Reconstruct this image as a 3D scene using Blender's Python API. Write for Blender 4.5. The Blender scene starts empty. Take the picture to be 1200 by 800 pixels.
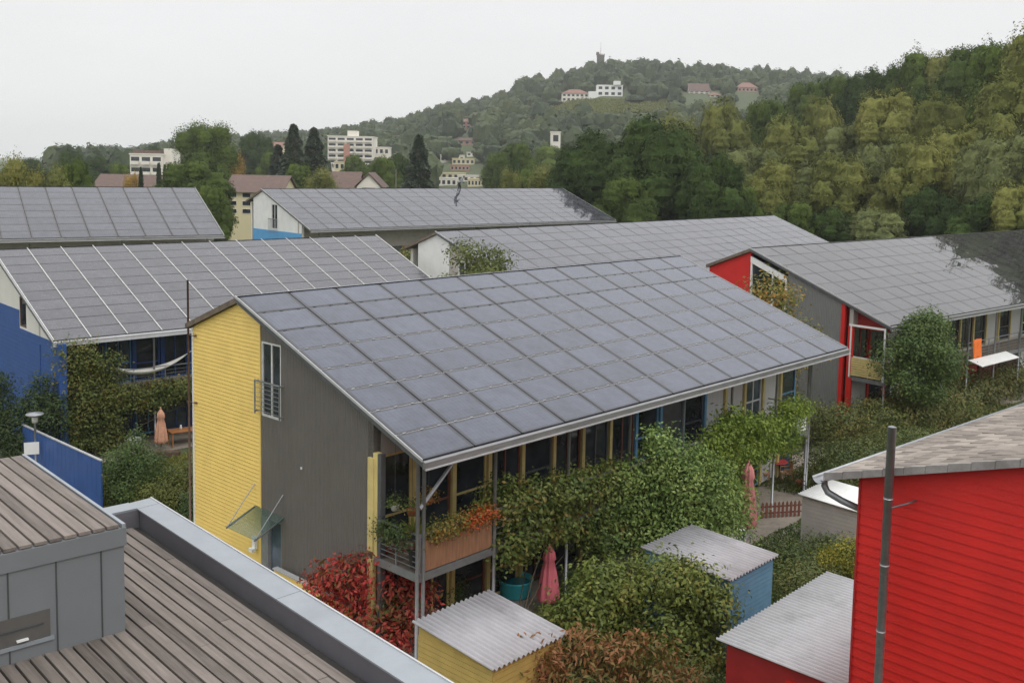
import bpy, math, random
import numpy as np
from mathutils import Matrix, Vector

# ------------------------------------------------------------------ camera
CAMZ = 13.3
F_, PITCH, ROLL, CY = 1201.053, 0.0948, 0.0189, 307.4494
fw = Vector((0, math.cos(PITCH), -math.sin(PITCH))); r0 = Vector((1, 0, 0)); u0 = r0.cross(fw)
rt = r0*math.cos(ROLL) + u0*math.sin(ROLL); upv = -r0*math.sin(ROLL) + u0*math.cos(ROLL)
sc = bpy.context.scene
cam = bpy.data.cameras.new("camera"); camo = bpy.data.objects.new("camera", cam); sc.collection.objects.link(camo)
cam.sensor_fit = 'HORIZONTAL'; cam.sensor_width = 36; cam.lens = 36*F_/1200
cam.shift_y = -(400-CY)/1200
cam.clip_start = .1; cam.clip_end = 20000
m = Matrix((rt, upv, -fw)).transposed().to_4x4(); m.translation = (0, 0, CAMZ)
camo.matrix_world = m
sc.camera = camo

# ------------------------------------------------------------------ light: overcast day
SUN_EL, SUN_ROT = math.radians(48), math.radians(150)
w = bpy.data.worlds.new("World"); sc.world = w; w.use_nodes = True
nt = w.node_tree; nt.nodes.clear()
out = nt.nodes.new('ShaderNodeOutputWorld'); bg = nt.nodes.new('ShaderNodeBackground')
sky = nt.nodes.new('ShaderNodeTexSky'); sky.sky_type = 'NISHITA'; sky.sun_disc = False
sky.sun_elevation = SUN_EL; sky.sun_rotation = SUN_ROT
tc = nt.nodes.new('ShaderNodeTexCoord'); sp = nt.nodes.new('ShaderNodeSeparateXYZ')
nt.links.new(tc.outputs['Generated'], sp.inputs[0])
cr = nt.nodes.new('ShaderNodeValToRGB')          # cloud deck: a little brighter towards the zenith
cr.color_ramp.elements[0].position = 0.0; cr.color_ramp.elements[0].color = (.95, .945, .94, 1)
cr.color_ramp.elements[1].position = 0.9; cr.color_ramp.elements[1].color = (1.95, 1.97, 2.02, 1)
e = cr.color_ramp.elements.new(.2); e.color = (.99, .985, .985, 1)
e = cr.color_ramp.elements.new(.42); e.color = (1.35, 1.35, 1.38, 1)
nt.links.new(sp.outputs['Z'], cr.inputs[0])
nz = nt.nodes.new('ShaderNodeTexNoise'); nz.inputs['Scale'].default_value = 2.2; nz.inputs['Detail'].default_value = 5
mp = nt.nodes.new('ShaderNodeMapping'); mp.inputs['Scale'].default_value = (1, 1, 3.5)
nt.links.new(tc.outputs['Generated'], mp.inputs[0]); nt.links.new(mp.outputs[0], nz.inputs['Vector'])
mr = nt.nodes.new('ShaderNodeMapRange'); mr.inputs[1].default_value = .3; mr.inputs[2].default_value = .7
mr.inputs[3].default_value = 9.9; mr.inputs[4].default_value = 10.7
nt.links.new(nz.outputs[0], mr.inputs[0])
vm = nt.nodes.new('ShaderNodeVectorMath'); vm.operation = 'SCALE'
nt.links.new(cr.outputs[0], vm.inputs[0]); nt.links.new(mr.outputs[0], vm.inputs['Scale'])
mx = nt.nodes.new('ShaderNodeMix'); mx.data_type = 'RGBA'; mx.inputs[0].default_value = .94
nt.links.new(sky.outputs[0], mx.inputs[6]); nt.links.new(vm.outputs[0], mx.inputs[7])
nt.links.new(mx.outputs[2], bg.inputs[0]); bg.inputs[1].default_value = .092
nt.links.new(bg.outputs[0], out.inputs[0])
sun = bpy.data.lights.new("sun", 'SUN'); sun.energy = .8; sun.angle = math.radians(14); sun.color = (1, .97, .92)
suno = bpy.data.objects.new("sun", sun); sc.collection.objects.link(suno)
sd = Vector((math.sin(SUN_ROT)*math.cos(SUN_EL), math.cos(SUN_ROT)*math.cos(SUN_EL), math.sin(SUN_EL)))
suno.rotation_euler = sd.to_track_quat('Z', 'Y').to_euler(); suno.location = (0, 0, 200)
sc.view_settings.view_transform = 'Standard'; sc.view_settings.look = 'None'
sc.view_settings.exposure = 0.0; sc.view_settings.gamma = 1; sc.view_settings.use_curve_mapping = False
sc.render.engine = 'CYCLES'
sc.cycles.max_bounces = 5; sc.cycles.diffuse_bounces = 3; sc.cycles.glossy_bounces = 3
sc.cycles.transmission_bounces = 3; sc.cycles.transparent_max_bounces = 6; sc.cycles.volume_bounces = 1
sc.cycles.use_denoising = True; sc.cycles.denoiser = 'OPENIMAGEDENOISE'; sc.cycles.denoising_input_passes = 'RGB_ALBEDO_NORMAL'; sc.cycles.denoising_prefilter = 'NONE'
sc.cycles.sample_clamp_indirect = 4

# ------------------------------------------------------------------ pixel helpers (photo is 1200 x 800)
def ray(x, y):
    return fw + rt*((x-600)/F_) - upv*((y-CY)/F_)
def gp(x, y, h=0.0):                      # point at height h seen at pixel
    d = ray(x, y); t = (h-CAMZ)/d.z
    return Vector((d.x*t, d.y*t, h))
def zat(x, y, Y):                         # height of the point at depth Y seen at pixel
    d = ray(x, y); return CAMZ + d.z*Y/d.y
def xat(x, y, Y):
    d = ray(x, y); return d.x*Y/d.y
def smooth(t):
    t = np.clip(t, 0, 1); return t*t*(3-2*t)

# ------------------------------------------------------------------ materials
def new_mat(name):
    m = bpy.data.materials.new(name); m.use_nodes = True
    nt = m.node_tree; b = nt.nodes['Principled BSDF']
    return m, nt, b
def N(nt, t, **kw):
    n = nt.nodes.new(t)
    for k, v in kw.items():
        if k.startswith('i_'): n.inputs[k[2:].replace('_', ' ')].default_value = v
        else: setattr(n, k, v)
    return n
def ramp(nt, stops, inp):
    r = nt.nodes.new('ShaderNodeValToRGB'); els = r.color_ramp.elements
    els[0].position = stops[0][0]; els[0].color = (*stops[0][1], 1)
    els[1].position = stops[-1][0]; els[1].color = (*stops[-1][1], 1)
    for p, c in stops[1:-1]:
        e = els.new(p); e.color = (*c, 1)
    nt.links.new(inp, r.inputs[0]); return r
def mul(c, k): return tuple(min(1, x*k) for x in c)
MATS = {}
def M(name, col, rough=.6, var=.2, scale=3, metal=0, bump=0, bscale=None, stretch=(1, 1, 1), spec=.5, grime=0):
    """a plain painted / mineral / metal surface with uneven tone, fine grain and some dirt"""
    if name in MATS: return MATS[name]
    m, nt, b = new_mat(name)
    tc = N(nt, 'ShaderNodeTexCoord'); mp = N(nt, 'ShaderNodeMapping'); mp.inputs['Scale'].default_value = stretch
    nt.links.new(tc.outputs['Object'], mp.inputs[0])
    n1 = N(nt, 'ShaderNodeTexNoise', i_Scale=scale, i_Detail=6.0, i_Roughness=.65)
    nt.links.new(mp.outputs[0], n1.inputs['Vector'])
    r = ramp(nt, [(.3, mul(col, 1-var)), (.7, mul(col, 1+var))], n1.outputs[0])
    src = r.outputs[0]
    if grime:
        n3 = N(nt, 'ShaderNodeTexNoise', i_Scale=scale*.35, i_Detail=8.0, i_Roughness=.75)
        nt.links.new(mp.outputs[0], n3.inputs['Vector'])
        rr = ramp(nt, [(.5, (0, 0, 0)), (.72, (grime, grime, grime))], n3.outputs[0])
        mx = N(nt, 'ShaderNodeMix', data_type='RGBA'); nt.links.new(rr.outputs[0], mx.inputs[0])
        nt.links.new(src, mx.inputs[6]); mx.inputs[7].default_value = (.07, .06, .045, 1); src = mx.outputs[2]
    nt.links.new(src, b.inputs['Base Color'])
    b.inputs['Roughness'].default_value = rough; b.inputs['Metallic'].default_value = metal
    b.inputs['Specular IOR Level'].default_value = spec
    if bump:
        n2 = N(nt, 'ShaderNodeTexNoise', i_Scale=bscale or scale*8, i_Detail=4.0)
        nt.links.new(mp.outputs[0], n2.inputs['Vector'])
        bp = N(nt, 'ShaderNodeBump', i_Strength=bump, i_Distance=.02)
        nt.links.new(n2.outputs[0], bp.inputs['Height']); nt.links.new(bp.outputs[0], b.inputs['Normal'])
    MATS[name] = m; return m

def LEAF(name, cols, rough=.55, trans=.25, ns=.9, lv=.5, spec=.35):
    """leaves: colours vary from leaf to leaf, clump to clump and plant to plant"""
    if name in MATS: return MATS[name]
    m, nt, b = new_mat(name)
    g = N(nt, 'ShaderNodeNewGeometry'); oi = N(nt, 'ShaderNodeObjectInfo'); tc = N(nt, 'ShaderNodeTexCoord')
    n1 = N(nt, 'ShaderNodeTexNoise', i_Scale=ns, i_Detail=3.0); nt.links.new(tc.outputs['Object'], n1.inputs['Vector'])
    a1 = N(nt, 'ShaderNodeMath', operation='MULTIPLY', use_clamp=False); nt.links.new(n1.outputs[0], a1.inputs[0]); a1.inputs[1].default_value = 1.3
    a2 = N(nt, 'ShaderNodeMath', operation='MULTIPLY'); nt.links.new(g.outputs['Random Per Island'], a2.inputs[0]); a2.inputs[1].default_value = lv
    a3 = N(nt, 'ShaderNodeMath', operation='ADD'); nt.links.new(a1.outputs[0], a3.inputs[0]); nt.links.new(a2.outputs[0], a3.inputs[1])
    a4 = N(nt, 'ShaderNodeMath', operation='MULTIPLY_ADD'); nt.links.new(oi.outputs['Random'], a4.inputs[0]); a4.inputs[1].default_value = .3; nt.links.new(a3.outputs[0], a4.inputs[2])
    a5 = N(nt, 'ShaderNodeMath', operation='SUBTRACT', use_clamp=True); nt.links.new(a4.outputs[0], a5.inputs[0]); a5.inputs[1].default_value = .80-lv*.5
    k = len(cols)
    r = ramp(nt, [(.05+.9*i/(k-1), c) for i, c in enumerate(cols)], a5.outputs[0])
    nt.links.new(r.outputs[0], b.inputs['Base Color']); b.inputs['Roughness'].default_value = rough
    b.inputs['Specular IOR Level'].default_value = spec
    t = N(nt, 'ShaderNodeBsdfTranslucent'); hs = N(nt, 'ShaderNodeHueSaturation'); hs.inputs['Value'].default_value = 1.3
    nt.links.new(r.outputs[0], hs.inputs['Color']); nt.links.new(hs.outputs[0], t.inputs['Color'])
    mxs = N(nt, 'ShaderNodeMixShader'); mxs.inputs[0].default_value = trans
    nt.links.new(b.outputs[0], mxs.inputs[1]); nt.links.new(t.outputs[0], mxs.inputs[2])
    nt.links.new(mxs.outputs[0], nt.nodes['Material Output'].inputs['Surface'])
    MATS[name] = m; return m

def solar_mat(name, cell, edge, rough=.12, coat=0.0):
    m, nt, b = new_mat(name)
    uv = N(nt, 'ShaderNodeUVMap'); sp = N(nt, 'ShaderNodeSeparateXYZ'); nt.links.new(uv.outputs[0], sp.inputs[0])
    def edge_dist(o):
        a = N(nt, 'ShaderNodeMath', operation='SUBTRACT'); nt.links.new(o, a.inputs[0]); a.inputs[1].default_value = .5
        c = N(nt, 'ShaderNodeMath', operation='ABSOLUTE'); nt.links.new(a.outputs[0], c.inputs[0]); return c.outputs[0]
    ex, ey = edge_dist(sp.outputs[0]), edge_dist(sp.outputs[1])
    rx = N(nt, 'ShaderNodeMapRange', interpolation_type='SMOOTHSTEP'); nt.links.new(ex, rx.inputs[0]); rx.inputs[1].default_value = .40; rx.inputs[2].default_value = .485
    ry = N(nt, 'ShaderNodeMapRange', interpolation_type='SMOOTHSTEP'); nt.links.new(ey, ry.inputs[0]); ry.inputs[1].default_value = .41; ry.inputs[2].default_value = .49
    mxm = N(nt, 'ShaderNodeMath', operation='MAXIMUM'); nt.links.new(rx.outputs[0], mxm.inputs[0]); nt.links.new(ry.outputs[0], mxm.inputs[1])
    # cell grid 12 x 8
    bt = N(nt, 'ShaderNodeTexBrick', offset=0.0, squash=1.0)
    bt.inputs['Scale'].default_value = 1; bt.inputs['Brick Width'].default_value = 1/12; bt.inputs['Row Height'].default_value = 1/8
    bt.inputs['Mortar Size'].default_value = .0045; bt.inputs['Color1'].default_value = (*cell, 1); bt.inputs['Color2'].default_value = (*mul(cell, 1.18), 1)
    bt.inputs['Mortar'].default_value = (*mul(cell, 1.5), 1)
    nt.links.new(uv.outputs[0], bt.inputs['Vector'])
    g = N(nt, 'ShaderNodeNewGeometry'); oi = N(nt, 'ShaderNodeObjectInfo')
    ad = N(nt, 'ShaderNodeMath', operation='ADD'); nt.links.new(g.outputs['Random Per Island'], ad.inputs[0]); nt.links.new(oi.outputs['Random'], ad.inputs[1])
    fr = N(nt, 'ShaderNodeMath', operation='FRACT'); nt.links.new(ad.outputs[0], fr.inputs[0])
    vr = N(nt, 'ShaderNodeMapRange'); nt.links.new(fr.outputs[0], vr.inputs[0]); vr.inputs[3].default_value = .88; vr.inputs[4].default_value = 1.1
    tcw = N(nt, 'ShaderNodeTexCoord')
    gpn = N(nt, 'ShaderNodeTexNoise', i_Scale=1.4, i_Detail=7.0, i_Roughness=.7); nt.links.new(g.outputs['Position'], gpn.inputs['Vector'])
    dr = N(nt, 'ShaderNodeMapRange'); nt.links.new(gpn.outputs[0], dr.inputs[0]); dr.inputs[1].default_value = .3; dr.inputs[2].default_value = .7; dr.inputs[3].default_value = .72; dr.inputs[4].default_value = 1.25
    vv = N(nt, 'ShaderNodeMath', operation='MULTIPLY'); nt.links.new(vr.outputs[0], vv.inputs[0]); nt.links.new(dr.outputs[0], vv.inputs[1])
    mx = N(nt, 'ShaderNodeMix', data_type='RGBA'); nt.links.new(mxm.outputs[0], mx.inputs[0]); nt.links.new(bt.outputs[0], mx.inputs[6]); mx.inputs[7].default_value = (*edge, 1)
    sc2 = N(nt, 'ShaderNodeVectorMath', operation='SCALE'); nt.links.new(mx.outputs[2], sc2.inputs[0]); nt.links.new(vv.outputs[0], sc2.inputs['Scale'])
    nt.links.new(sc2.outputs[0], b.inputs['Base Color'])
    rr = N(nt, 'ShaderNodeMapRange'); nt.links.new(gpn.outputs[0], rr.inputs[0]); rr.inputs[1].default_value = .35; rr.inputs[2].default_value = .75
    rr.inputs[3].default_value = rough*.5; rr.inputs[4].default_value = rough*2.2
    nt.links.new(rr.outputs[0], b.inputs['Roughness'])
    b.inputs['IOR'].default_value = 1.52
    bn = N(nt, 'ShaderNodeTexNoise', i_Scale=.55, i_Detail=1.0); nt.links.new(g.outputs['Position'], bn.inputs['Vector'])
    bp = N(nt, 'ShaderNodeBump', i_Strength=.35, i_Distance=.02); nt.links.new(bn.outputs[0], bp.inputs['Height']); nt.links.new(bp.outputs[0], b.inputs['Normal'])
    MATS[name] = m; return m

def wood_mat(name, c1, c2, rough=.85, axis=0, grime=.35):
    """weathered boards; the grain runs along one object axis, tone changes board to board"""
    m, nt, b = new_mat(name)
    tc = N(nt, 'ShaderNodeTexCoord'); mp = N(nt, 'ShaderNodeMapping')
    s = [14, 14, 14]; s[axis] = .8; mp.inputs['Scale'].default_value = s
    nt.links.new(tc.outputs['Object'], mp.inputs[0])
    g = N(nt, 'ShaderNodeNewGeometry')
    n1 = N(nt, 'ShaderNodeTexNoise', i_Scale=1.5, i_Detail=8.0, i_Roughness=.7); nt.links.new(mp.outputs[0], n1.inputs['Vector'])
    a = N(nt, 'ShaderNodeMath', operation='MULTIPLY_ADD'); nt.links.new(g.outputs['Random Per Island'], a.inputs[0]); a.inputs[1].default_value = .42; nt.links.new(n1.outputs[0], a.inputs[2])
    r = ramp(nt, [(.35, c1), (1.05, c2)], a.outputs[0])
    n2 = N(nt, 'ShaderNodeTexNoise', i_Scale=1.1, i_Detail=9.0, i_Roughness=.75); nt.links.new(tc.outputs['Object'], n2.inputs['Vector'])
    rr = ramp(nt, [(.48, (0, 0, 0)), (.75, (grime, grime, grime))], n2.outputs[0])
    mx = N(nt, 'ShaderNodeMix', data_type='RGBA'); nt.links.new(rr.outputs[0], mx.inputs[0]); nt.links.new(r.outputs[0], mx.inputs[6]); mx.inputs[7].default_value = (.045, .05, .03, 1)
    nt.links.new(mx.outputs[2], b.inputs['Base Color']); b.inputs['Roughness'].default_value = rough
    bp = N(nt, 'ShaderNodeBump', i_Strength=.5, i_Distance=.01); nt.links.new(n1.outputs[0], bp.inputs['Height']); nt.links.new(bp.outputs[0], b.inputs['Normal'])
    MATS[name] = m; return m

def ribbed_mat(name, col, axis, pitch, rough=.5, strength=.6, var=.08, metal=0):
    """fine corrugated sheet: ribs repeat along one object axis"""
    m, nt, b = new_mat(name)
    tc = N(nt, 'ShaderNodeTexCoord'); sp = N(nt, 'ShaderNodeSeparateXYZ'); nt.links.new(tc.outputs['Object'], sp.inputs[0])
    k = N(nt, 'ShaderNodeMath', operation='MULTIPLY'); nt.links.new(sp.outputs[axis], k.inputs[0]); k.inputs[1].default_value = 2*math.pi/pitch
    s = N(nt, 'ShaderNodeMath', operation='SINE'); nt.links.new(k.outputs[0], s.inputs[0])
    n1 = N(nt, 'ShaderNodeTexNoise', i_Scale=.8, i_Detail=7.0, i_Roughness=.7); nt.links.new(tc.outputs['Object'], n1.inputs['Vector'])
    r = ramp(nt, [(.3, mul(col, 1-var)), (.7, mul(col, 1+var))], n1.outputs[0])
    nt.links.new(r.outputs[0], b.inputs['Base Color']); b.inputs['Roughness'].default_value = rough; b.inputs['Metallic'].default_value = metal
    bp = N(nt, 'ShaderNodeBump', i_Strength=strength, i_Distance=.02); nt.links.new(s.outputs[0], bp.inputs['Height']); nt.links.new(bp.outputs[0], b.inputs['Normal'])
    MATS[name] = m; return m

def glass_mat(name, tint=(.02, .025, .03), rough=.05):
    m, nt, b = new_mat(name)
    tc = N(nt, 'ShaderNodeTexCoord'); n1 = N(nt, 'ShaderNodeTexNoise', i_Scale=1.1, i_Detail=3.0); nt.links.new(tc.outputs['Object'], n1.inputs['Vector'])
    r = ramp(nt, [(.35, mul(tint, .5)), (.7, mul(tint, 2.2))], n1.outputs[0]); nt.links.new(r.outputs[0], b.inputs['Base Color'])
    b.inputs['Roughness'].default_value = rough; b.inputs['IOR'].default_value = 1.5
    MATS[name] = m; return m

STEEL = M('galvanised steel', (.30, .31, .32), .42, .15, 4, metal=.6)
DSTEEL = M('dark grey steel', (.11, .115, .12), .5, .2, 3, metal=.3)
YEL = M('yellow paint', (.82, .585, .155), .55, .07, 1.2, bump=.15, grime=.12)
YELP = M('pale yellow paint', (.62, .50, .20), .55, .12, 2, grime=.25)
WHITE = M('white paint', (.75, .75, .72), .5, .06, 1.5, grime=.1)
CREAM = M('cream render', (.66, .64, .58), .8, .06, 1.2, grime=.12)
BLUE = M('blue paint', (.028, .085, .27), .5, .14, 1.5, bump=.1, grime=.1)
LBLUE = M('light blue paint', (.12, .30, .48), .5, .12, 2, grime=.2)
SKYB = M('sky blue paint', (.10, .33, .60), .5, .08, 2)
RED = M('red paint', (.60, .013, .008), .6, .10, 1.6, bump=.3, bscale=22, grime=.05)
DRED = M('dark red paint', (.35, .02, .02), .55, .15, 2)
REDWOOD = M('reddish wood', (.16, .055, .035), .6, .3, 4, stretch=(4, 4, .5))
ORWOOD = M('orange varnished wood', (.40, .17, .06), .5, .25, 4, stretch=(4, 4, .6))
BROWN = M('brown wood', (.10, .06, .04), .7, .3, 4, stretch=(4, 4, .6))
GREYM = ribbed_mat('grey corrugated cladding', (.165, .150, .135), 1, .076, rough=.45, strength=.9)
GREYF = ribbed_mat('grey green corrugated cladding', (.20, .205, .195), 1, .1, rough=.5, strength=.6)
BEIGEG = M('beige grey board', (.40, .37, .33), .7, .1, 2, grime=.2)
CONC = M('concrete', (.30, .29, .27), .85, .15, 2, bump=.3, grime=.3)
FASC = M('eave fascia metal', (.26, .26, .26), .4, .2, 3, metal=.5, grime=.35, stretch=(.6, 3, 3))
LGREY = M('light zinc', (.50, .50, .50), .4, .12, 2, metal=.3)
GLASS = glass_mat('window glass')
GLASSB = glass_mat('bluish window glass', (.05, .07, .09))
CURT = M('white curtain', (.55, .55, .53), .8, .1, 3, stretch=(6, 6, .3))
RUST = M('rusty brown steel', (.12, .065, .045), .6, .3, 5)
TERRA = M('terracotta', (.42, .12, .05), .8, .15, 6)
BLACKP = M('black plastic', (.02, .02, .022), .45, .2, 5)
SOL_MAIN = solar_mat('solar glass bluish', (.060, .068, .092), (.024, .024, .028), .14)
SOL_GREY = solar_mat('solar glass grey', (.055, .056, .068), (.04, .038, .038), .05)
SOL_B = solar_mat('solar glass thin film', (.070, .069, .076), (.066, .064, .07), .2)
SOL_F = solar_mat('solar glass clear', (.045, .044, .045), (.035, .033, .032), .02)

# ------------------------------------------------------------------ mesh builder
class MB:
    def __init__(s): s.v = []; s.f = []; s.uv = None
    def add(s, vs, fs):
        b = len(s.v); s.v += [tuple(v) for v in vs]; s.f += [tuple(i+b for i in f) for f in fs]; return s
    def box(s, x0, x1, y0, y1, z0, z1):
        return s.add([(x0, y0, z0), (x1, y0, z0), (x1, y1, z0), (x0, y1, z0), (x0, y0, z1), (x1, y0, z1), (x1, y1, z1), (x0, y1, z1)],
                     [(0, 3, 2, 1), (4, 5, 6, 7), (0, 1, 5, 4), (1, 2, 6, 5), (2, 3, 7, 6), (3, 0, 4, 7)])
    def hexa(s, lo, hi):                  # 4 low points, 4 high points, same order
        return s.add(list(lo)+list(hi), [(0, 3, 2, 1), (4, 5, 6, 7), (0, 1, 5, 4), (1, 2, 6, 5), (2, 3, 7, 6), (3, 0, 4, 7)])
    def prism_x(s, prof, x0, x1):         # profile in (y,z)
        n = len(prof)
        return s.add([(x0, y, z) for y, z in prof]+[(x1, y, z) for y, z in prof],
                     [tuple(range(n)), tuple(range(2*n-1, n-1, -1))]+[(i, i+n, (i+1) % n+n, (i+1) % n) for i in range(n)])
    def prism_y(s, prof, y0, y1):
        n = len(prof)
        return s.add([(x, y0, z) for x, z in prof]+[(x, y1, z) for x, z in prof],
                     [tuple(range(n)), tuple(range(2*n-1, n-1, -1))]+[(i, i+n, (i+1) % n+n, (i+1) % n) for i in range(n)])
    def tube(s, pts, r, n=8, caps=True):
        pts = [Vector(p) for p in pts]; rs = r if isinstance(r, (list, tuple)) else [r]*len(pts)
        rings = []; b0 = len(s.v); up0 = None
        for i, p in enumerate(pts):
            d = (pts[min(i+1, len(pts)-1)]-pts[max(i-1, 0)]).normalized()
            ref = Vector((0, 0, 1)) if abs(d.z) < .95 else Vector((1, 0, 0))
            a = d.cross(ref).normalized(); bb = d.cross(a)
            for k in range(n):
                t = 2*math.pi*k/n; s.v.append(tuple(p+(a*math.cos(t)+bb*math.sin(t))*rs[i]))
        for i in range(len(pts)-1):
            for k in range(n):
                a0 = b0+i*n+k; a1 = b0+i*n+(k+1) % n
                s.f.append((a0, a1, a1+n, a0+n))
        if caps:
            s.f.append(tuple(b0+k for k in range(n))); s.f.append(tuple(b0+(len(pts)-1)*n+k for k in reversed(range(n))))
        return s
    def lathe(s, prof, c=(0, 0, 0), n=16, wob=0, folds=0):   # prof: (radius, z)
        b0 = len(s.v)
        for r, z in prof:
            for k in range(n):
                t = 2*math.pi*k/n; rr = r*(1+wob*math.cos(folds*t)) if folds else r
                s.v.append((c[0]+rr*math.cos(t), c[1]+rr*math.sin(t), c[2]+z))
        for i in range(len(prof)-1):
            for k in range(n):
                a0 = b0+i*n+k; a1 = b0+i*n+(k+1) % n
                s.f.append((a0, a1, a1+n, a0+n))
        s.f.append(tuple(b0+k for k in reversed(range(n)))); s.f.append(tuple(b0+(len(prof)-1)*n+k for k in range(n)))
        return s
    def build(s, name, mat, parent=None, smooth=False, loc=None):
        me = bpy.data.meshes.new(name); me.from_pydata(s.v, [], s.f); me.update()
        if smooth:
            for p in me.polygons: p.use_smooth = True
        me.materials.append(mat); o = bpy.data.objects.new(name, me); sc.collection.objects.link(o)
        if parent: o.parent = parent
        if loc is not None: o.location = loc
        return o
def tag(o, label=None, cat=None, group=None, kind=None):
    if label: o['label'] = label
    if cat: o['category'] = cat
    if group: o['group'] = group
    if kind: o['kind'] = kind
    return o
def empty(name, loc=(0, 0, 0), rz=0, label=None, cat=None, group=None):
    o = bpy.data.objects.new(name, None); sc.collection.objects.link(o); o.empty_display_size = .3
    o.location = loc; o.rotation_euler = (0, 0, rz)
    return tag(o, label, cat, group)
def kids(o): return [c for c in sc.collection.objects if c.parent == o]
def copy_tree(root):
    r = root.copy(); sc.collection.objects.link(r)
    for ch in CH.get(root.name, []):
        c = ch.copy(); sc.collection.objects.link(c); c.parent = r
    return r
CH = {}

# ------------------------------------------------------------------ terrain
LCAM = [(-900, 3), (0, 5), (150, 8), (200, 14), (245, 19), (280, 22), (340, 25), (400, 32), (450, 37), (500, 48), (525, 57), (550, 57), (590, 66), (612, 79), (640, 82), (700, 95), (760, 95), (820, 94), (880, 91), (940, 89), (1000, 84), (1300, 80), (2200, 60)]
def height(x, y):
    x = np.asarray(x, float); y = np.asarray(y, float)
    yy = np.maximum(y, 30)
    px = 600+1200*x/yy
    crest = np.interp(px, [p[0] for p in LCAM], [p[1] for p in LCAM])
    t = np.clip((y-330)/(950-330), 0, 1)
    far = crest*(t*t*(3-2*t)*.55+t*.45)
    far = np.where(y > 1050, far*np.clip(1-(y-1050)/1500, .2, 1), far)
    s = x*.743+y*.669
    right = 26*smooth((s-98)/150)*smooth((px-800)/330)
    right = right*np.where(y > 400, np.clip(1-(y-400)/500, 0, 1), 1)
    bumps = .25*np.sin(x*.11)*np.cos(y*.09)*smooth((np.hypot(x, y)-150)/100)
    return np.where(y > 20, far+right, 0)+bumps
def H(x, y): return float(height(x, y))
def hit(px, py, y0=340, y1=1100):
    for Y in np.arange(y0, y1, 2.0):
        if zat(px, py, Y) <= H(xat(px, py, Y), Y): return float(Y)
    return None
def fast_mesh(name, V, Fq, mat, parent=None, smooth_=False):
    me = bpy.data.meshes.new(name); nV, nF = len(V), len(Fq); k = Fq.shape[1]
    me.vertices.add(nV); me.vertices.foreach_set('co', np.asarray(V, np.float32).ravel())
    me.loops.add(nF*k); me.loops.foreach_set('vertex_index', np.asarray(Fq, np.int32).ravel())
    me.polygons.add(nF); me.polygons.foreach_set('loop_start', np.arange(0, nF*k, k, dtype=np.int32))
    if smooth_: me.polygons.foreach_set('use_smooth', np.ones(nF, bool))
    me.update(calc_edges=True); me.materials.append(mat)
    o = bpy.data.objects.new(name, me); sc.collection.objects.link(o)
    if parent: o.parent = parent
    return o
gm, gnt, gb = new_mat('grassy ground')
gtc = N(gnt, 'ShaderNodeTexCoord')
gn = N(gnt, 'ShaderNodeTexNoise', i_Scale=.35, i_Detail=10.0, i_Roughness=.7); gnt.links.new(gtc.outputs['Object'], gn.inputs['Vector'])
gn2 = N(gnt, 'ShaderNodeTexNoise', i_Scale=9.0, i_Detail=5.0); gnt.links.new(gtc.outputs['Object'], gn2.inputs['Vector'])
gr = ramp(gnt, [(.35, (.045, .06, .022)), (.5, (.07, .095, .03)), (.66, (.10, .095, .05))], gn.outputs[0])
gmx = N(gnt, 'ShaderNodeMix', data_type='RGBA', blend_type='MULTIPLY'); gmx.inputs[0].default_value = .5
gnt.links.new(gr.outputs[0], gmx.inputs[6]); gr2 = ramp(gnt, [(.3, (.5, .5, .5)), (.7, (1, 1, 1))], gn2.outputs[0]); gnt.links.new(gr2.outputs[0], gmx.inputs[7])
gnt.links.new(gmx.outputs[2], gb.inputs['Base Color']); gb.inputs['Roughness'].default_value = .95
gbp = N(gnt, 'ShaderNodeBump', i_Strength=.7, i_Distance=.1); gnt.links.new(gn2.outputs[0], gbp.inputs['Height']); gnt.links.new(gbp.outputs[0], gb.inputs['Normal'])
n = 260; u = np.linspace(-1, 1, n); gx = np.sinh(u*5.2)/math.sinh(5.2)*5200
uy = np.linspace(-.75, 1, n); gy = np.sinh(uy*5.2)/math.sinh(5.2)*5200
GX, GY = np.meshgrid(gx, gy); GZ = height(GX, GY)
V = np.stack([GX, GY, GZ], -1).reshape(-1, 3); idx = np.arange(n*n).reshape(n, n)
Fq = np.stack([idx[:-1, :-1], idx[:-1, 1:], idx[1:, 1:], idx[1:, :-1]], -1).reshape(-1, 4)
tag(fast_mesh('ground', V, Fq, gm, None, True), kind='structure')

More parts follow.
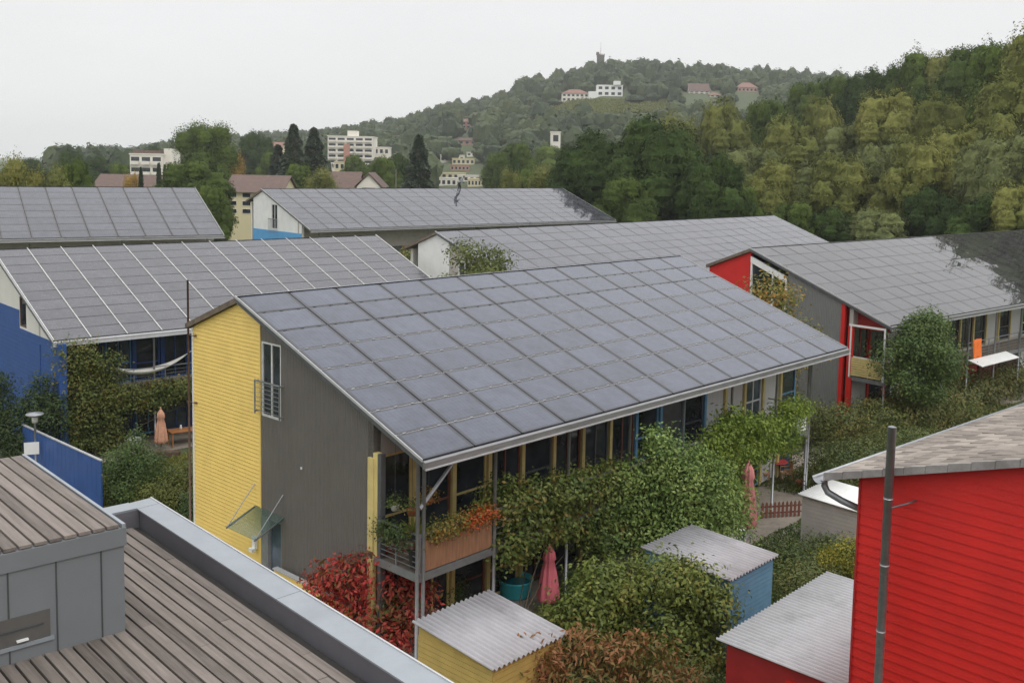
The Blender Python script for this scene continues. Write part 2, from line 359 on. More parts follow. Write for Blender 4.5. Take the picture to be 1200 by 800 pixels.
# ------------------------------------------------------------------ foliage
def leaf_cloud(rng, blobs, n, size, per=14, spread=None, up=.35, fill=.5, droop=0, aspect=.55, nn=.40):
    """leaf-sized folded faces in sprays, spread over the outer part of a set of lobes"""
    B = np.array(blobs, float); wts = (B[:, 3]*B[:, 4]*B[:, 5])**(2/3); wts /= wts.sum()
    nc = max(1, n//per); bi = rng.choice(len(B), nc, p=wts)
    d = rng.normal(size=(nc, 3)); d[:, 2] = d[:, 2]*.9+.15; d /= np.linalg.norm(d, axis=1)[:, None]
    rad = fill+(1-fill)*rng.random(nc)**.45
    rad *= 1+.16*np.sin(d[:, 0]*5+bi*2.1)*np.cos(d[:, 1]*6+bi)+rng.normal(0, .05 if nn > .3 else .02, nc)
    if nn > .3: rad = np.where(rng.random(nc) < .10, rad*(1.08+.3*rng.random(nc)), rad)      # sprigs that stick out
    C = B[bi, :3]+d*B[bi, 3:6]*rad[:, None]
    sp_ = spread if spread else size*1.7
    ci = np.repeat(np.arange(nc), per); nl = len(ci)
    P = C[ci]+rng.normal(size=(nl, 3))*sp_*np.array([1, 1, .7])
    nrm = d[ci]*.8+rng.normal(size=(nl, 3))*nn; nrm[:, 2] += up; nrm /= np.linalg.norm(nrm, axis=1)[:, None]
    t = rng.normal(size=(nl, 3)); t[:, 2] -= droop; t -= (t*nrm).sum(1)[:, None]*nrm; t /= np.linalg.norm(t, axis=1)[:, None]
    b = np.cross(nrm, t); s = size*(.6+.8*rng.random(nl))[:, None]
    V = np.stack([P-t*s*.5, P+b*s*aspect*.5+nrm*s*.10, P+t*s*.55, P-b*s*aspect*.5+nrm*s*.10], 1).reshape(-1, 3)
    return V
def quads(V): return np.arange(len(V)).reshape(-1, 4)
def cube_sphere(k=6):
    V = []
    g = np.tan(np.linspace(-math.pi/4, math.pi/4, k+1)); Q = []
    for ax in range(3):
        for sg in (-1, 1):
            for i in range(k):
                for j in range(k):
                    q = []
                    for a, b in ((g[i], g[j]), (g[i+1], g[j]), (g[i+1], g[j+1]), (g[i], g[j+1])):
                        p = [0, 0, 0]; p[ax] = sg; p[(ax+1) % 3] = a*sg; p[(ax+2) % 3] = b; q.append(p)
                    Q.append(q)
    Q = np.array(Q, float); return Q/np.linalg.norm(Q, axis=2)[:, :, None]
CSPH = cube_sphere(9)
def foliage(name, mat, parent, rng, blobs, n, size, core=0, **kw):
    V = leaf_cloud(rng, blobs, n, size, **kw)
    if core:                                   # dense inner foliage of each lobe
        add_ = []
        for b in blobs:
            w = 1+.13*np.sin(CSPH[:, :, 0]*6+b[0])*np.cos(CSPH[:, :, 1]*7+b[1])+.09*np.sin(CSPH[:, :, 2]*11+b[2])
            add_.append((np.array(b[:3])+CSPH*np.array(b[3:6])*core*w[:, :, None]).reshape(-1, 3))
        V = np.concatenate([V]+add_)
    return fast_mesh(name, V, quads(V), mat, parent)
BARK = M('bark', (.11, .085, .06), .9, .35, 5, bump=.6, stretch=(3, 3, .6))
BARKP = M('pale bark', (.30, .28, .24), .85, .3, 5, bump=.4)
def trunk(parent, rng, hgt, r, lobes, mat=BARK, base=0.0, low=.3):
    mb = MB(); lean = rng.normal(0, .03*hgt, 2)
    pts = [(0, 0, base-.3), (lean[0]*.2, lean[1]*.2, hgt*low*.6), (lean[0]*.5, lean[1]*.5, hgt*low), (lean[0], lean[1], hgt*.72), (lean[0]*1.2, lean[1]*1.2, hgt*.92)]
    mb.tube(pts, [r*1.25, r, r*.85, r*.4, r*.12], 8)
    for i, L in enumerate(lobes[:9]):
        z0 = hgt*(low+.32*rng.random()); st = Vector((lean[0]*.6, lean[1]*.6, z0)); en = Vector(L[:3])
        mid = st.lerp(en, .5)+Vector((0, 0, -.08*hgt*rng.random()))
        mb.tube([st, mid, en], [r*.45, r*.28, r*.08], 5)
    return mb.build('trunk', mat, parent, True)
def make_tree(name, seed, hgt, rad, mat, nl, size, low=.22, lobes=16, lobe_r=.42, top=1.0, bark=BARK, tr=None, droop=0, per=14, up=.35, core=0, fill=.5, taper=0, spread=None, nn=.40):
    """a broad tree: tapered trunk with limbs, crown of many lobes"""
    rng = np.random.default_rng(seed); root = empty(name)
    L = []
    cz = hgt*(low+(top-low)*.5); hz = hgt*(top-low)*.5
    for i in range(lobes):
        k = (i+.5)/lobes; zz = 1-2*k; ph = i*2.39996+rng.random()*.7; rr = math.sqrt(max(0, 1-zz*zz))*(1-taper*max(0, zz+.3))
        f = .62+.16*rng.random(); lr = rad*lobe_r*(.75+.5*rng.random())
        L.append((rad*rr*f*math.cos(ph), rad*rr*f*math.sin(ph), cz+hz*zz*.66+rng.normal(0, .03*hgt), lr, lr*(.85+.3*rng.random()), lr*(.7+.25*rng.random())))
    L.append((0, 0, cz, rad*.55, rad*.55, hz*.6))
    t = trunk(root, rng, hgt*.9, tr or hgt*.022, L, bark, 0, max(.15, low))
    c = foliage('crown', mat, root, rng, L, nl, size, droop=droop, per=per, up=up, core=core, fill=fill, spread=spread, nn=nn)
    CH[root.name] = [t, c]; return root
def make_conifer(name, seed, hgt, rad, mat, nl, size, slim=False):
    rng = np.random.default_rng(seed); root = empty(name); mb = MB()
    mb.tube([(0, 0, -.3), (0, 0, hgt*.5), (0, 0, hgt*.97)], [hgt*.022, hgt*.013, .02], 7); t = mb.build('trunk', BARK, root, True)
    z = hgt*(.05+.95*rng.random(nl)**(1.0 if slim else .85)*.99)
    k = 1-z/hgt
    if not slim:
        tier = (np.sin(z/hgt*40)*.16+.9)
    else: tier = 1
    r = rad*(k**(.45 if slim else .62))*tier*(.35+.65*rng.random(nl)**.4); ph = rng.random(nl)*2*math.pi
    r *= 1+.22*np.sin(ph*5+z*2.2)
    P = np.stack([r*np.cos(ph), r*np.sin(ph), z-r*.18], 1)
    out_ = np.stack([np.cos(ph), np.sin(ph), np.full(nl, -.25 if not slim else .8)], 1)+rng.normal(0, .3, (nl, 3)); out_ /= np.linalg.norm(out_, axis=1)[:, None]
    nn = rng.normal(0, .5, (nl, 3)); nn[:, 2] += 1; nn -= (nn*out_).sum(1)[:, None]*out_; nn /= np.linalg.norm(nn, axis=1)[:, None]
    b = np.cross(nn, out_); s = size*(.6+.8*rng.random(nl))[:, None]
    V = np.stack([P-out_*s*.5, P+b*s*.25, P+out_*s*.6, P-b*s*.25], 1).reshape(-1, 3)
    c = fast_mesh('crown', V, quads(V), mat, root); CH[root.name] = [t, c]; return root

L_DARK = LEAF('dark green leaves', [(0.024, 0.043, 0.013), (0.046, 0.076, 0.019), (0.086, 0.122, 0.026)])
L_MID = LEAF('mid green leaves', [(.045, .075, .018), (.08, .13, .03), (.14, .19, .045)])
L_OLIVE = LEAF('olive willow leaves', [(0.079, 0.091, 0.029), (0.132, 0.140, 0.047), (0.198, 0.183, 0.063)])
L_OLIVE2 = LEAF('grey olive leaves', [(0.066, 0.079, 0.037), (0.112, 0.122, 0.058), (0.158, 0.152, 0.074)])
L_YG = LEAF('yellow green leaves', [(0.092, 0.110, 0.021), (0.158, 0.171, 0.032), (0.251, 0.220, 0.042)])
L_AUT = LEAF('autumn yellow leaves', [(0.185, 0.122, 0.021), (0.343, 0.207, 0.032), (0.360, 0.250, 0.050)])
L_FIR = LEAF('dark conifer needles', [(.028, .045, .028), (.045, .068, .036), (.075, .095, .045)], trans=.05)
L_FAR = LEAF('far woodland leaves', ns=.03, lv=.24, trans=.1, spec=.1, cols=[(.035, .052, .025), (.085, .105, .040), (.16, .16, .055)])
L_BROWN = LEAF('brownish shrub leaves', [(0.092, 0.073, 0.021), (0.145, 0.122, 0.032), (0.251, 0.134, 0.042), (0.290, 0.110, 0.042)])
L_RED = LEAF('red autumn shrub leaves', lv=.6, cols=[(.07, .10, .025), (.10, .12, .03), (.17, .10, .03), (.30, .06, .03), (.42, .035, .03), (.50, .06, .05)])
L_VINE = LEAF('vine leaves', [(.045, .07, .016), (.085, .13, .026), (.16, .19, .04), (.30, .16, .05)])
L_VG = LEAF('bright vine leaves', [(0.077, 0.122, 0.018), (0.155, 0.229, 0.029), (0.274, 0.335, 0.046)])
L_RUSSET = LEAF('russet cherry leaves', [(0.106, 0.110, 0.021), (0.224, 0.146, 0.032), (0.370, 0.134, 0.053), (0.340, 0.130, 0.060)])
L_HEDGE = LEAF('hedge leaves', [(.045, .068, .016), (.08, .115, .026), (.14, .16, .04), (.20, .16, .045)])

# ------------------------------------------------------------------ solar row houses
SL = 0.3661; TS, CS, SS = math.tan(SL), math.cos(SL), math.sin(SL)
RAKE = 9.2; RY = RAKE*CS                       # plan length of the south slope
def box_part(root, name, mat, *b): return MB().box(*b).build(name, mat, root)
class House:
    def __init__(s, name, x, y, az, L, zr, label, group='row houses with solar roofs'):
        s.az = math.radians(az); s.L = L; s.zr = zr; s.root = empty(name, (x, y, 0), math.pi/2-s.az, label, 'house', group)
        s.x, s.y = x, y
    def w(s, lx, ly, lz):
        a = (math.sin(s.az), math.cos(s.az)); c = (-math.cos(s.az), math.sin(s.az))   # local +y is north
        return Vector((s.x+a[0]*lx+c[0]*ly, s.y+a[1]*lx+c[1]*ly, lz))
    def top(s, y): return s.zr-.22-abs(y)*TS     # underside of the roof
    def roof(s, ncol, nrow, mat, yn=3.05, strips=None, fascia=FASC, wide=0, underside=BEIGEG):
        L, zr = s.L, s.zr
        mb = MB(); e = .03                      # south slope slab
        mb.prism_x([(0, zr-.05), (-RY, zr-.05-RY*TS), (-RY, zr-.2-RY*TS), (0, zr-.2)], 0, L)
        roof = mb.build('roof', DSTEEL, s.root)
        nb = MB(); nb.prism_x([(0.002, zr-.03), (0.002, zr-.2), (yn, zr-.2-yn*TS), (yn, zr-.03-yn*TS)], 0, L); nb.build('north_roof', M('brown roof sheet', (.16, .125, .09), .8, .4, 3, grime=.4), s.root)
        MB().prism_x([(.1, zr+.012-.1*TS), (-.08, zr+.055-.08*TS), (.1, zr+.045-.1*TS)], 0, L).build('ridge_cap', LGREY, roof)
        fb = MB(); z0 = zr-RY*TS                 # gutter / fascia
        fb.prism_x([(-RY-.01, z0-.02), (-RY-.10, z0-.05), (-RY-.10, z0-.22), (-RY-.01, z0-.24)], -.01, L+.01); fb.build('eave_fascia', fascia, roof)
        MB().box(-.02, L+.06, -RY-.15, -RY-.10, z0-.245, z0-.215).build('drip_edge', LGREY, roof)
        for xx, nm in ((-.03, 'rake_trim'), (L+.002, 'rake_trim')):
            MB().prism_x([(0, zr+.03), (-RY, zr+.03-RY*TS), (-RY, zr-.05-RY*TS), (0, zr-.05)], xx, xx+.028).build(nm, LGREY, roof)
        # panels
        pw, ph = L/ncol, RAKE/nrow
        mw, mh = pw/2-.022, ph/2-.014
        me = bpy.data.meshes.new('solar_panel'); v = [(-mw, -mh, 0), (mw, -mh, 0), (mw, mh, 0), (-mw, mh, 0)]
        me.from_pydata([(a, b, -.04) for a, b, c in v]+v, [], [(4, 5, 6, 7), (0, 1, 5, 4), (1, 2, 6, 5), (2, 3, 7, 6), (3, 0, 4, 7)])
        uvl = me.uv_layers.new(name='UVMap'); co = [(0, 0), (1, 0), (1, 1), (0, 1)]
        for i in range(4): uvl.data[i].uv = co[i]
        me.materials.append(mat)
        cells = [(i, j) for i in range(ncol) for j in range(nrow)]
        def centre(i, j):
            d = (j+.5)*ph; return ((i+.5)*pw, -d*CS+.045*SS*0, zr-d*SS+.02)
        cells.sort(key=lambda c: (s.w(*centre(*c))-Vector((0, 0, CAMZ))).length)
        nind = len(cells) if len(cells) <= 104 else 100
        rr = random.Random(int(L*100))
        for i, j in cells[:nind]:
            o = bpy.data.objects.new('solar_panel', me); sc.collection.objects.link(o); o.parent = roof
            o.location = centre(i, j); o.rotation_euler = (SL+rr.uniform(-.005, .005), rr.uniform(-.005, .005), 0)
        if cells[nind:]:
            vs, fs, uvs = [], [], []
            for i, j in cells[nind:]:
                c = centre(i, j); b = len(vs); tx, ty = rr.uniform(-.006, .006), rr.uniform(-.006, .006)
                for a, bb, z in [(x, y, 0.0) for x, y, _ in v]+[(x, y, -.04) for x, y, _ in v]:
                    zz = z+a*tx+bb*ty
                    vs.append((c[0]+a, c[1]+bb*CS-zz*SS, c[2]+bb*SS+zz*CS))
                fs += [(b, b+1, b+2, b+3), (b+4, b+5, b+1, b), (b+5, b+6, b+2, b+1), (b+6, b+7, b+3, b+2), (b+7, b+4, b, b+3)]
                uvs += co+[(0, 0)]*16
            m2 = bpy.data.meshes.new('solar_panel'); m2.from_pydata(vs, [], fs); ul = m2.uv_layers.new(name='UVMap')
            ul.data.foreach_set('uv', np.array(uvs, np.float32).ravel()); m2.materials.append(mat)
            o = bpy.data.objects.new('solar_panel', m2); sc.collection.objects.link(o); o.parent = roof; o['kind'] = 'stuff'
        # joint rails with clamps
        if not strips:
            for j in range(1, nrow):
                d = j*ph; mb = MB(); y, z = -d*CS, zr-d*SS
                mb.box(0, L, y-.012, y+.016, z-.03, z+.018)
                if s.L < 30:
                    k = 0
                    while k*.62 < L-.3:
                        xx = .25+k*.62; mb.box(xx, xx+.11, y-.02, y+.014, z+.018, z+.034); k += 1
                mb.build('mounting_rail', LGREY if s.L < 30 and j > 2 else DSTEEL, roof)  # paler metal on the lower rails paints in the highlight along their joints
        else:
            for i in range(ncol+1):
                xx = min(max(i*pw, .04), L-.04)
                MB().hexa([(xx-.02, 0, zr+.02), (xx-.02, -RY, zr+.02-RY*TS), (xx+.02, -RY, zr+.02-RY*TS), (xx+.02, 0, zr+.02)],
                          [(xx-.02, 0, zr+.05), (xx-.02, -RY, zr+.05-RY*TS), (xx+.02, -RY, zr+.05-RY*TS), (xx+.02, 0, zr+.05)]).build('cover_strip', strips, roof)
        s.roofo = roof; return roof
    def gable(s, name, mat, x0, x1, ya, yb, openings=(), z0=0, zc=None, clad=0):
        """gable wall between y=ya (south) and yb (north); openings (y0,y1,z0,z1)"""
        mb = MB(); br = sorted({ya, yb, *[v for o in openings for v in o[:2]], *([0.0] if ya < 0 < yb else [])})
        tp = (lambda y: min(s.top(y), zc)) if zc else s.top
        for a, b in zip(br[:-1], br[1:]):
            segs = [(z0, None)]
            for o in sorted(openings, key=lambda q: q[2]):
                if o[0] <= a+1e-6 and o[1] >= b-1e-6:
                    lo, _ = segs.pop(); segs += [(lo, o[2]), (o[3], None)]
            for lo, hi in segs:
                if hi is not None:
                    if hi > lo+.001: mb.hexa([(x0, a, lo), (x1, a, lo), (x1, b, lo), (x0, b, lo)], [(x0, a, hi), (x1, a, hi), (x1, b, hi), (x0, b, hi)])
                else:
                    ta, tb = tp(a), tp(b); mb.hexa([(x0, a, lo), (x1, a, lo), (x1, b, lo), (x0, b, lo)], [(x0, a, ta), (x1, a, ta), (x1, b, tb), (x0, b, tb)])
        return mb.build(name, mat, s.root)
    def siding(s, name, mat, x, ya, yb, z0, pitch=.125, out_=.022):
        """clapboards on the gable plane x, facing -x, following the roof line"""
        mb = MB(); zz = z0; tmax = s.top(0) if ya < 0 < yb else max(s.top(ya), s.top(yb))
        def ext(z):
            lim = (s.zr-.22-z)/TS
            return max(ya, -lim), min(yb, lim)
        while zz < tmax-.02:
            z1 = min(zz+pitch-.016, tmax)
            a0, b0 = ext(zz); a1, b1 = ext(z1-.004)
            if b0-a0 > .02:
                if b1 < a1: a1 = b1 = (a1+b1)/2
                lo = [(x-out_, a0, zz), (x-.001, a0, zz), (x-.001, b0, zz), (x-out_, b0, zz)]
                hi = [(x-.006, a1, z1), (x-.001, a1, z1), (x-.001, b1, z1), (x-.006, b1, z1)]
                mb.hexa(lo, hi)
            zz += pitch
        return mb.build(name, mat, s.root)
    def window_x(s, x, y0, y1, z0, z1, fr=WHITE, glass=GLASS, name='window', mull=1, depth=.1, t=.06):
        """a window in a wall facing -x"""
        mb = MB()
        mb.box(x, x+depth, y0, y0+t, z0, z1).box(x, x+depth, y1-t, y1, z0, z1).box(x, x+depth, y0+t, y1-t, z0, z0+t).box(x, x+depth, y0+t, y1-t, z1-t, z1)
        for k in range(mull): ym = y0+(y1-y0)*(k+1)/(mull+1); mb.box(x+.01, x+depth-.02, ym-.025, ym+.025, z0+t, z1-t)
        f = mb.build(name, fr, s.root); MB().box(x+.05, x+.07, y0+t*.9, y1-t*.9, z0+t*.9, z1-t*.9).build('pane', glass, f); return f
    def window_y(s, y, x0, x1, z0, z1, fr=WHITE, glass=GLASS, name='window', mull=0, t=.07, mid=None):
        """a window or glazed door in a wall facing south (-y)"""
        mb = MB()
        mb.box(x0, x0+t, y, y+.1, z0, z1).box(x1-t, x1, y, y+.1, z0, z1).box(x0+t, x1-t, y, y+.1, z0, z0+t).box(x0+t, x1-t, y, y+.1, z1-t, z1)
        for k in range(mull): xm = x0+(x1-x0)*(k+1)/(mull+1); mb.box(xm-.03, xm+.03, y+.01, y+.09, z0+t, z1-t)
        if mid: mb.box(x0+t, x1-t, y+.012, y+.088, z0+mid, z0+mid+.06)
        f = mb.build(name, fr, s.root); MB().box(x0+t*.9, x1-t*.9, y+.05, y+.07, z0+t*.9, z1-t*.9).build('pane', glass, f); return f
    def body(s, yS=-6.46, yN=2.75, mat=CREAM, x0=.4):
        z = s.top
        MB().prism_x([(yS+.25, 0), (yN-.02, 0), (yN-.02, z(yN)-.02), (0, z(0)-.02), (yS+.25, z(yS+.25)-.02)], s.L-.45, s.L-.15).build('wall', mat, s.root)
        MB().box(x0, s.L-.46, yN-.26, yN-.01, 0, z(yN)-.01).build('wall', mat, s.root)
        return
    def facade(s, units, yS=-6.46, bays=4, floors=((.12, 2.62), (2.85, 5.42)), band=BEIGEG, x_from=.15, x_to=None, spans=None):
        x_to = x_to or s.L-.2; uw = (x_to-x_from)/len(units); rr = random.Random(7)
        MB().box(x_from, x_to, yS, yS+.22, floors[-1][1], s.top(yS)-.005).build('wall_band', band, s.root)
        MB().box(x_from+.01, x_to-.01, yS+.02, yS+.22, floors[0][1], floors[1][0]).build('floor_band', BEIGEG, s.root)
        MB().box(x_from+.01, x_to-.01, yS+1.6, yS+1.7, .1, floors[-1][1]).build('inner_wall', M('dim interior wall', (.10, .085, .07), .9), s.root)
        for ui, (post, frs, kinds) in enumerate(units):
            bw = uw/bays
            for fi, (z0, z1) in enumerate(floors):
                for b in range(bays):
                    xa = x_from+ui*uw+b*bw; xb = xa+bw
                    MB().box(xa-.07, xa+.07, yS-.06, yS+.16, z0-.02 if fi == 0 else z0, z1).build('post', post, s.root)
                    k = kinds[(b+fi*2) % len(kinds)]; fr = frs[(b+fi) % len(frs)]
                    if k == 'p':      # solid light panel or drawn curtain
                        box_part(s.root, 'panel', CURT, xa+.08, xb-.08, yS+.04, yS+.1, z0, z1)
                    elif k == 'w':
                        box_part(s.root, 'panel', frs[0], xa+.08, xb-.08, yS+.04, yS+.1, z0, z1)
                    elif k == 'd':
                        s.window_y(yS+.02, xa+.09, xb-.09, z0, z1, fr, GLASS, 'door', 1)
                    elif k == 'b':
                        s.window_y(yS+.02, xa+.09, xb-.09, z0, z1, fr, GLASSB, 'window', 1, mid=.9)
                    else:
                        s.window_y(yS+.02, xa+.09, xb-.09, z0, z1, fr, GLASS, 'window', 0, mid=.8)
    def balcony(s, x0, x1, style, yo=-8.3, yi=-6.55, zf=2.72, left_end=False, right_end=False, railm=STEEL, hgt=1.02):
        mb = MB().box(x0, x1, yo, yi, zf-.1, zf); f = mb.build('balcony_floor', M('balcony boards', (.16, .13, .10), .8, .3, 5), s.root)
        MB().box(x0-.02, x1+.02, yo-.05, yo-.002, zf-.2, zf+.01).build('edge_beam', STEEL, f)
        if left_end: MB().box(x0-.05, x0-.002, yo-.05, yi, zf-.2, zf+.01).build('edge_beam', STEEL, f)
        mb = MB()
        nb = max(2, int(round((x1-x0)/1.4)))
        for k in range(nb+1):
            xx = x0+.03+(x1-x0-.06)*k/nb; mb.box(xx-.02, xx+.02, yo-.03, yo+.01, zf+.01, zf+hgt)
        mb.box(x0, x1, yo-.035, yo+.015, zf+hgt, zf+hgt+.045)
        if style == 'bars':
            for k in range(1, 6): z = zf+hgt*k/6; mb.box(x0, x1, yo-.012, yo-.002, z-.008, z+.008)
        r = mb.build('railing', railm, s.root)
        if style in ('reed', 'slats', 'white', 'wood'):
            mt = {'reed': M('orange reed mat', (.25, .125, .065), .8, .3, 9, stretch=(1, 1, .15), grime=.15), 'slats': YELP, 'white': WHITE, 'wood': ORWOOD}[style]
            pb = MB()
            if style == 'reed': pb.box(x0+.06, x1-.04, yo-.05, yo-.036, zf+.05, zf+hgt*.86)
            else:
                k = 0
                while .06+k*.13 < hgt-.05: pb.box(x0+.03, x1-.03, yo-.055, yo-.036, zf+.06+k*.13, zf+.06+k*.13+.112); k += 1
            pb.build('railing_panel', mt, s.root)
        for flag, xx in ((left_end, x0), (right_end, x1)):
            if flag:
                eb = MB()
                for k in range(1, 7): z = zf+hgt*k/7; eb.box(xx-.01, xx+.01, yo, yi, z-.01, z+.01)
                eb.box(xx-.025, xx+.025, yo, yi, zf+hgt, zf+hgt+.045)
                eb.box(xx-.02, xx+.02, (yo+yi)/2-.02, (yo+yi)/2+.02, zf, zf+hgt)
                eb.build('railing', railm, s.root)
        return f
    def steel_posts(s, xs, yo=-8.36, r=.05, mat=STEEL):
        for x in xs:
            MB().tube([(x, yo, 0), (x, yo, s.zr-.2+yo*TS)], r, 8).build('post', mat, s.root, True)

# ---- the big house in the middle
ZR = CAMZ-4.17
A = House('solar_house', -8.446, 31.145, 42.926, 24.16, ZR, 'large house with yellow and grey gable end under bluish solar roof, in the middle')
A.roof(13, 8, SOL_MAIN)
A.body(mat=GREYF)
YG = -1.08
A.siding('yellow_cladding', YEL, .15, YG, 2.75, 0.0)
A.gable('wall', YEL, .152, .40, YG, 2.75)
A.gable('wall', GREYM, .15, .40, -6.46, YG-.04, openings=[(-2.17, -1.14, ZR-3.52, ZR-1.24), (-2.18, -1.14, .3, ZR-6.62)])
box_part(A.root, 'corner_trim', YEL, .125, .16, YG-.04, YG, 0, A.top(YG)-.03)
MB().box(.10, .16, 2.75, 2.81, 0, A.top(2.78)-.02).build('corner_trim', WHITE, A.root)
box_part(A.root, 'corner_post', YELP, .12, .30, -6.66, -6.48, 2.6, 5.57)
box_part(A.root, 'corner_post', DSTEEL, .13, .29, -6.80, -6.67, 0, 5.57)
w1 = A.window_x(.16, -2.17, -1.14, ZR-3.52, ZR-1.24, M('window white frame', (.6, .6, .57), .5), GLASS, mull=1)
rb = MB()                                     # small balcony rail before the gable window
yl, yr, zb = -2.32, -1.0, ZR-3.45
for k in range(7): rb.box(-.0, .02, yl, yr, zb+.12+k*.135, zb+.135+k*.135)
rb.box(-.02, .03, yl, yr, zb+1.0, zb+1.04)
for yy in (yl, yr-.03): rb.box(-.01, .15, yy, yy+.03, zb+.05, zb+.09).box(-.01, .15, yy, yy+.03, zb+.98, zb+1.02).box(-.015, .02, yy, yy+.03, zb, zb+1.03)
rb.build('window_railing', STEEL, A.root)
dr = A.window_x(.17, -2.18, -1.5, .3, ZR-6.62, STEEL, GLASSB, name='door', mull=0)
box_part(A.root, 'door_panel', STEEL, .14, .2, -1.5, -1.10, .05, ZR-6.62)
cg, cnt, cb = new_mat('clear canopy glass'); cb.inputs['Base Color'].default_value = (.10, .14, .13, 1); cb.inputs['Roughness'].default_value = .05; tb_ = cnt.nodes.new('ShaderNodeBsdfTransparent'); tb_.inputs[0].default_value = (.86, .93, .90, 1); ms_ = cnt.nodes.new('ShaderNodeMixShader'); ms_.inputs[0].default_value = .72; cnt.links.new(cb.outputs[0], ms_.inputs[1]); cnt.links.new(tb_.outputs[0], ms_.inputs[2]); cnt.links.new(ms_.outputs[0], cnt.nodes['Material Output'].inputs['Surface'])
cn = MB().hexa([(-.85, -2.25, ZR-6.86), (.14, -2.35, ZR-6.42), (.14, -.80, ZR-6.42), (-.85, -.72, ZR-6.86)], [(-.85, -2.25, ZR-6.845), (.14, -2.35, ZR-6.40), (.14, -.80, ZR-6.40), (-.85, -.72, ZR-6.845)]).build('door_canopy', cg, A.root)
for yy in (-.78, -2.28):
    MB().tube([(.14, yy, ZR-5.72), (-.80, yy, ZR-6.82)], .014, 6).build('canopy_rod', STEEL, cn)
    MB().tube([(.14, yy, ZR-6.45), (-.86, yy, ZR-6.88)], .028, 6).build('canopy_arm', DSTEEL, cn)
MB().box(.02, .12, -.95, -.80, ZR-7.75, ZR-7.35).box(-.10, .02, -.97, -.78, ZR-7.80, ZR-7.70).build('wall_lamp', WHITE, A.root)
MB().tube([(.10, -3.25, ZR-4.72), (.10, -3.25, ZR-4.66)], .03, 8).build('vent', WHITE, A.root)
yb_, rw = YELP, REDWOOD
A.facade([(YELP, [REDWOOD, YELP], 'gdgg'), (YELP, [REDWOOD, DSTEEL], 'ddgd'), (LBLUE, [DSTEEL, LBLUE, YELP], 'gpgw'), (YELP, [BROWN, LBLUE, WHITE], 'pgpb')])
A.balcony(.15, 2.85, 'reed', left_end=True); A.balcony(2.95, 6.0, 'bars'); A.balcony(6.1, 12.1, 'bars'); A.balcony(12.2, 18.5, 'bars'); A.balcony(18.7, 21.3, 'white', right_end=True)
A.steel_posts([.05, .26, 2.90, 6.05, 9.1, 12.15, 15.3, 18.6, 21.25, 21.42])
MB().tube([(.12, -8.36, ZR-4.65), (2.0, -8.0, ZR-3.5)], .05, 8).build('brace', STEEL, A.root)
# ---- the house with white strips, left
B = House('solar_house', -25.37, 49.8, 48.0, 22.5, CAMZ-4.6, 'blue and white gabled house with white strips between the roof panels')
B.roof(14, 10, SOL_B, strips=M('pale cover strip', (.55, .54, .51), .5), fascia=LGREY)
B.body()
zB = B.zr
B.gable('wall', CREAM, .152, .40, -7.9, 2.75, openings=[(-4.5, -3.55, zB-3.3, zB-1.9)], z0=2.0)
bl = MB(); bl.box(.12, .151, -3.5, 2.78, 0, zB-2.55); bl.box(.12, .151, -8.9, -3.51, 0, zB-3.4); bl.box(.152, .45, -8.9, -7.92, 0, zB-3.42); bl.build('blue_wall', BLUE, B.root)
cl = MB()
for k in range(30):
    z = .15+k*.2
    if z < zB-3.5: cl.box(.112, .12, -8.9, 2.78, z, z+.025)
cl.build('cladding_joint', BLUE, B.root)
B.window_x(.16, -4.5, -3.55, zB-3.3, zB-1.9, RUST, GLASS, mull=0)
B.facade([(BLUE, [BLUE, LBLUE], 'bgbd'), (BLUE, [BLUE, BLUE], 'bgdw'), (BLUE, [LBLUE, BLUE], 'ggbd'), (LBLUE, [BLUE], 'gbgb')], floors=((.12, 2.5), (2.75, 4.95)))
B.balcony(.6, 11, 'bars', zf=2.65); B.steel_posts([.5, 4.5, 8.3, 12.2, 16, 20], yo=-8.4)
# ---- rows behind
Cc = House('solar_house', -59.56, 63.49, 58.9, 39.2, CAMZ-2.32, 'long grey solar roof at the far left, beneath the big round tree')
Cc.roof(21, 8, SOL_GREY); Cc.body(); Cc.gable('wall', CREAM, .152, .4, -6.4, 2.75)
Cc.facade([(DRED, [WHITE], 'gwgd')]+[(LBLUE, [WHITE, BROWN], 'gpgd'), (CREAM, [BROWN], 'ggpd')]*3)
Cc.steel_posts([2, 8, 14, 20, 26, 32, 38])
D = House('solar_house', -23.26, 94.77, 47.7, 39.2, CAMZ-2.62, 'white gabled house with blue base under the farthest solar roof')
D.roof(21, 8, SOL_GREY); D.body(); zD = D.zr
D.gable('wall', WHITE, .152, .4, -6.9, 1.8, openings=[(-2.66, -1.58, zD-3.6, zD-1.35)])
MB().box(.13, .151, -6.9, 1.85, 0, zD-3.75).build('blue_base', SKYB, D.root)
D.window_x(.17, -2.66, -1.58, zD-3.6, zD-1.35, WHITE, GLASS, mull=1)
dd = MB(); dd.box(-.05, -.02, -2.95, -1.3, zD-2.72, zD-2.66)
for k in range(9): dd.box(-.045, -.025, -2.93+k*.2, -2.91+k*.2, zD-4.0, zD-2.7)
dd.build('window_railing', STEEL, D.root)
D.facade([(ORWOOD, [ORWOOD, BROWN], 'bgpg')]*3+[(BROWN, [BROWN], 'ggdg')]*3)
D.steel_posts([1, 7, 13, 19, 25, 31, 38])
Eh = House('solar_house', -4.76, 63.24, 42.7, 42.3, CAMZ-4.17, 'white gabled house with grey solar roof behind the middle house')
Eh.roof(23, 8, SOL_GREY); Eh.body(); Eh.gable('wall', WHITE, .152, .4, -1.1, 1.75); Eh.gable('wall', BEIGEG, .152, .4, -6.46, -1.14, openings=[(-3.5, -1.9, 5.4, 7.4)])
Eh.window_x(.17, -3.5, -1.9, 5.4, 7.4, WHITE, GLASS, mull=2)
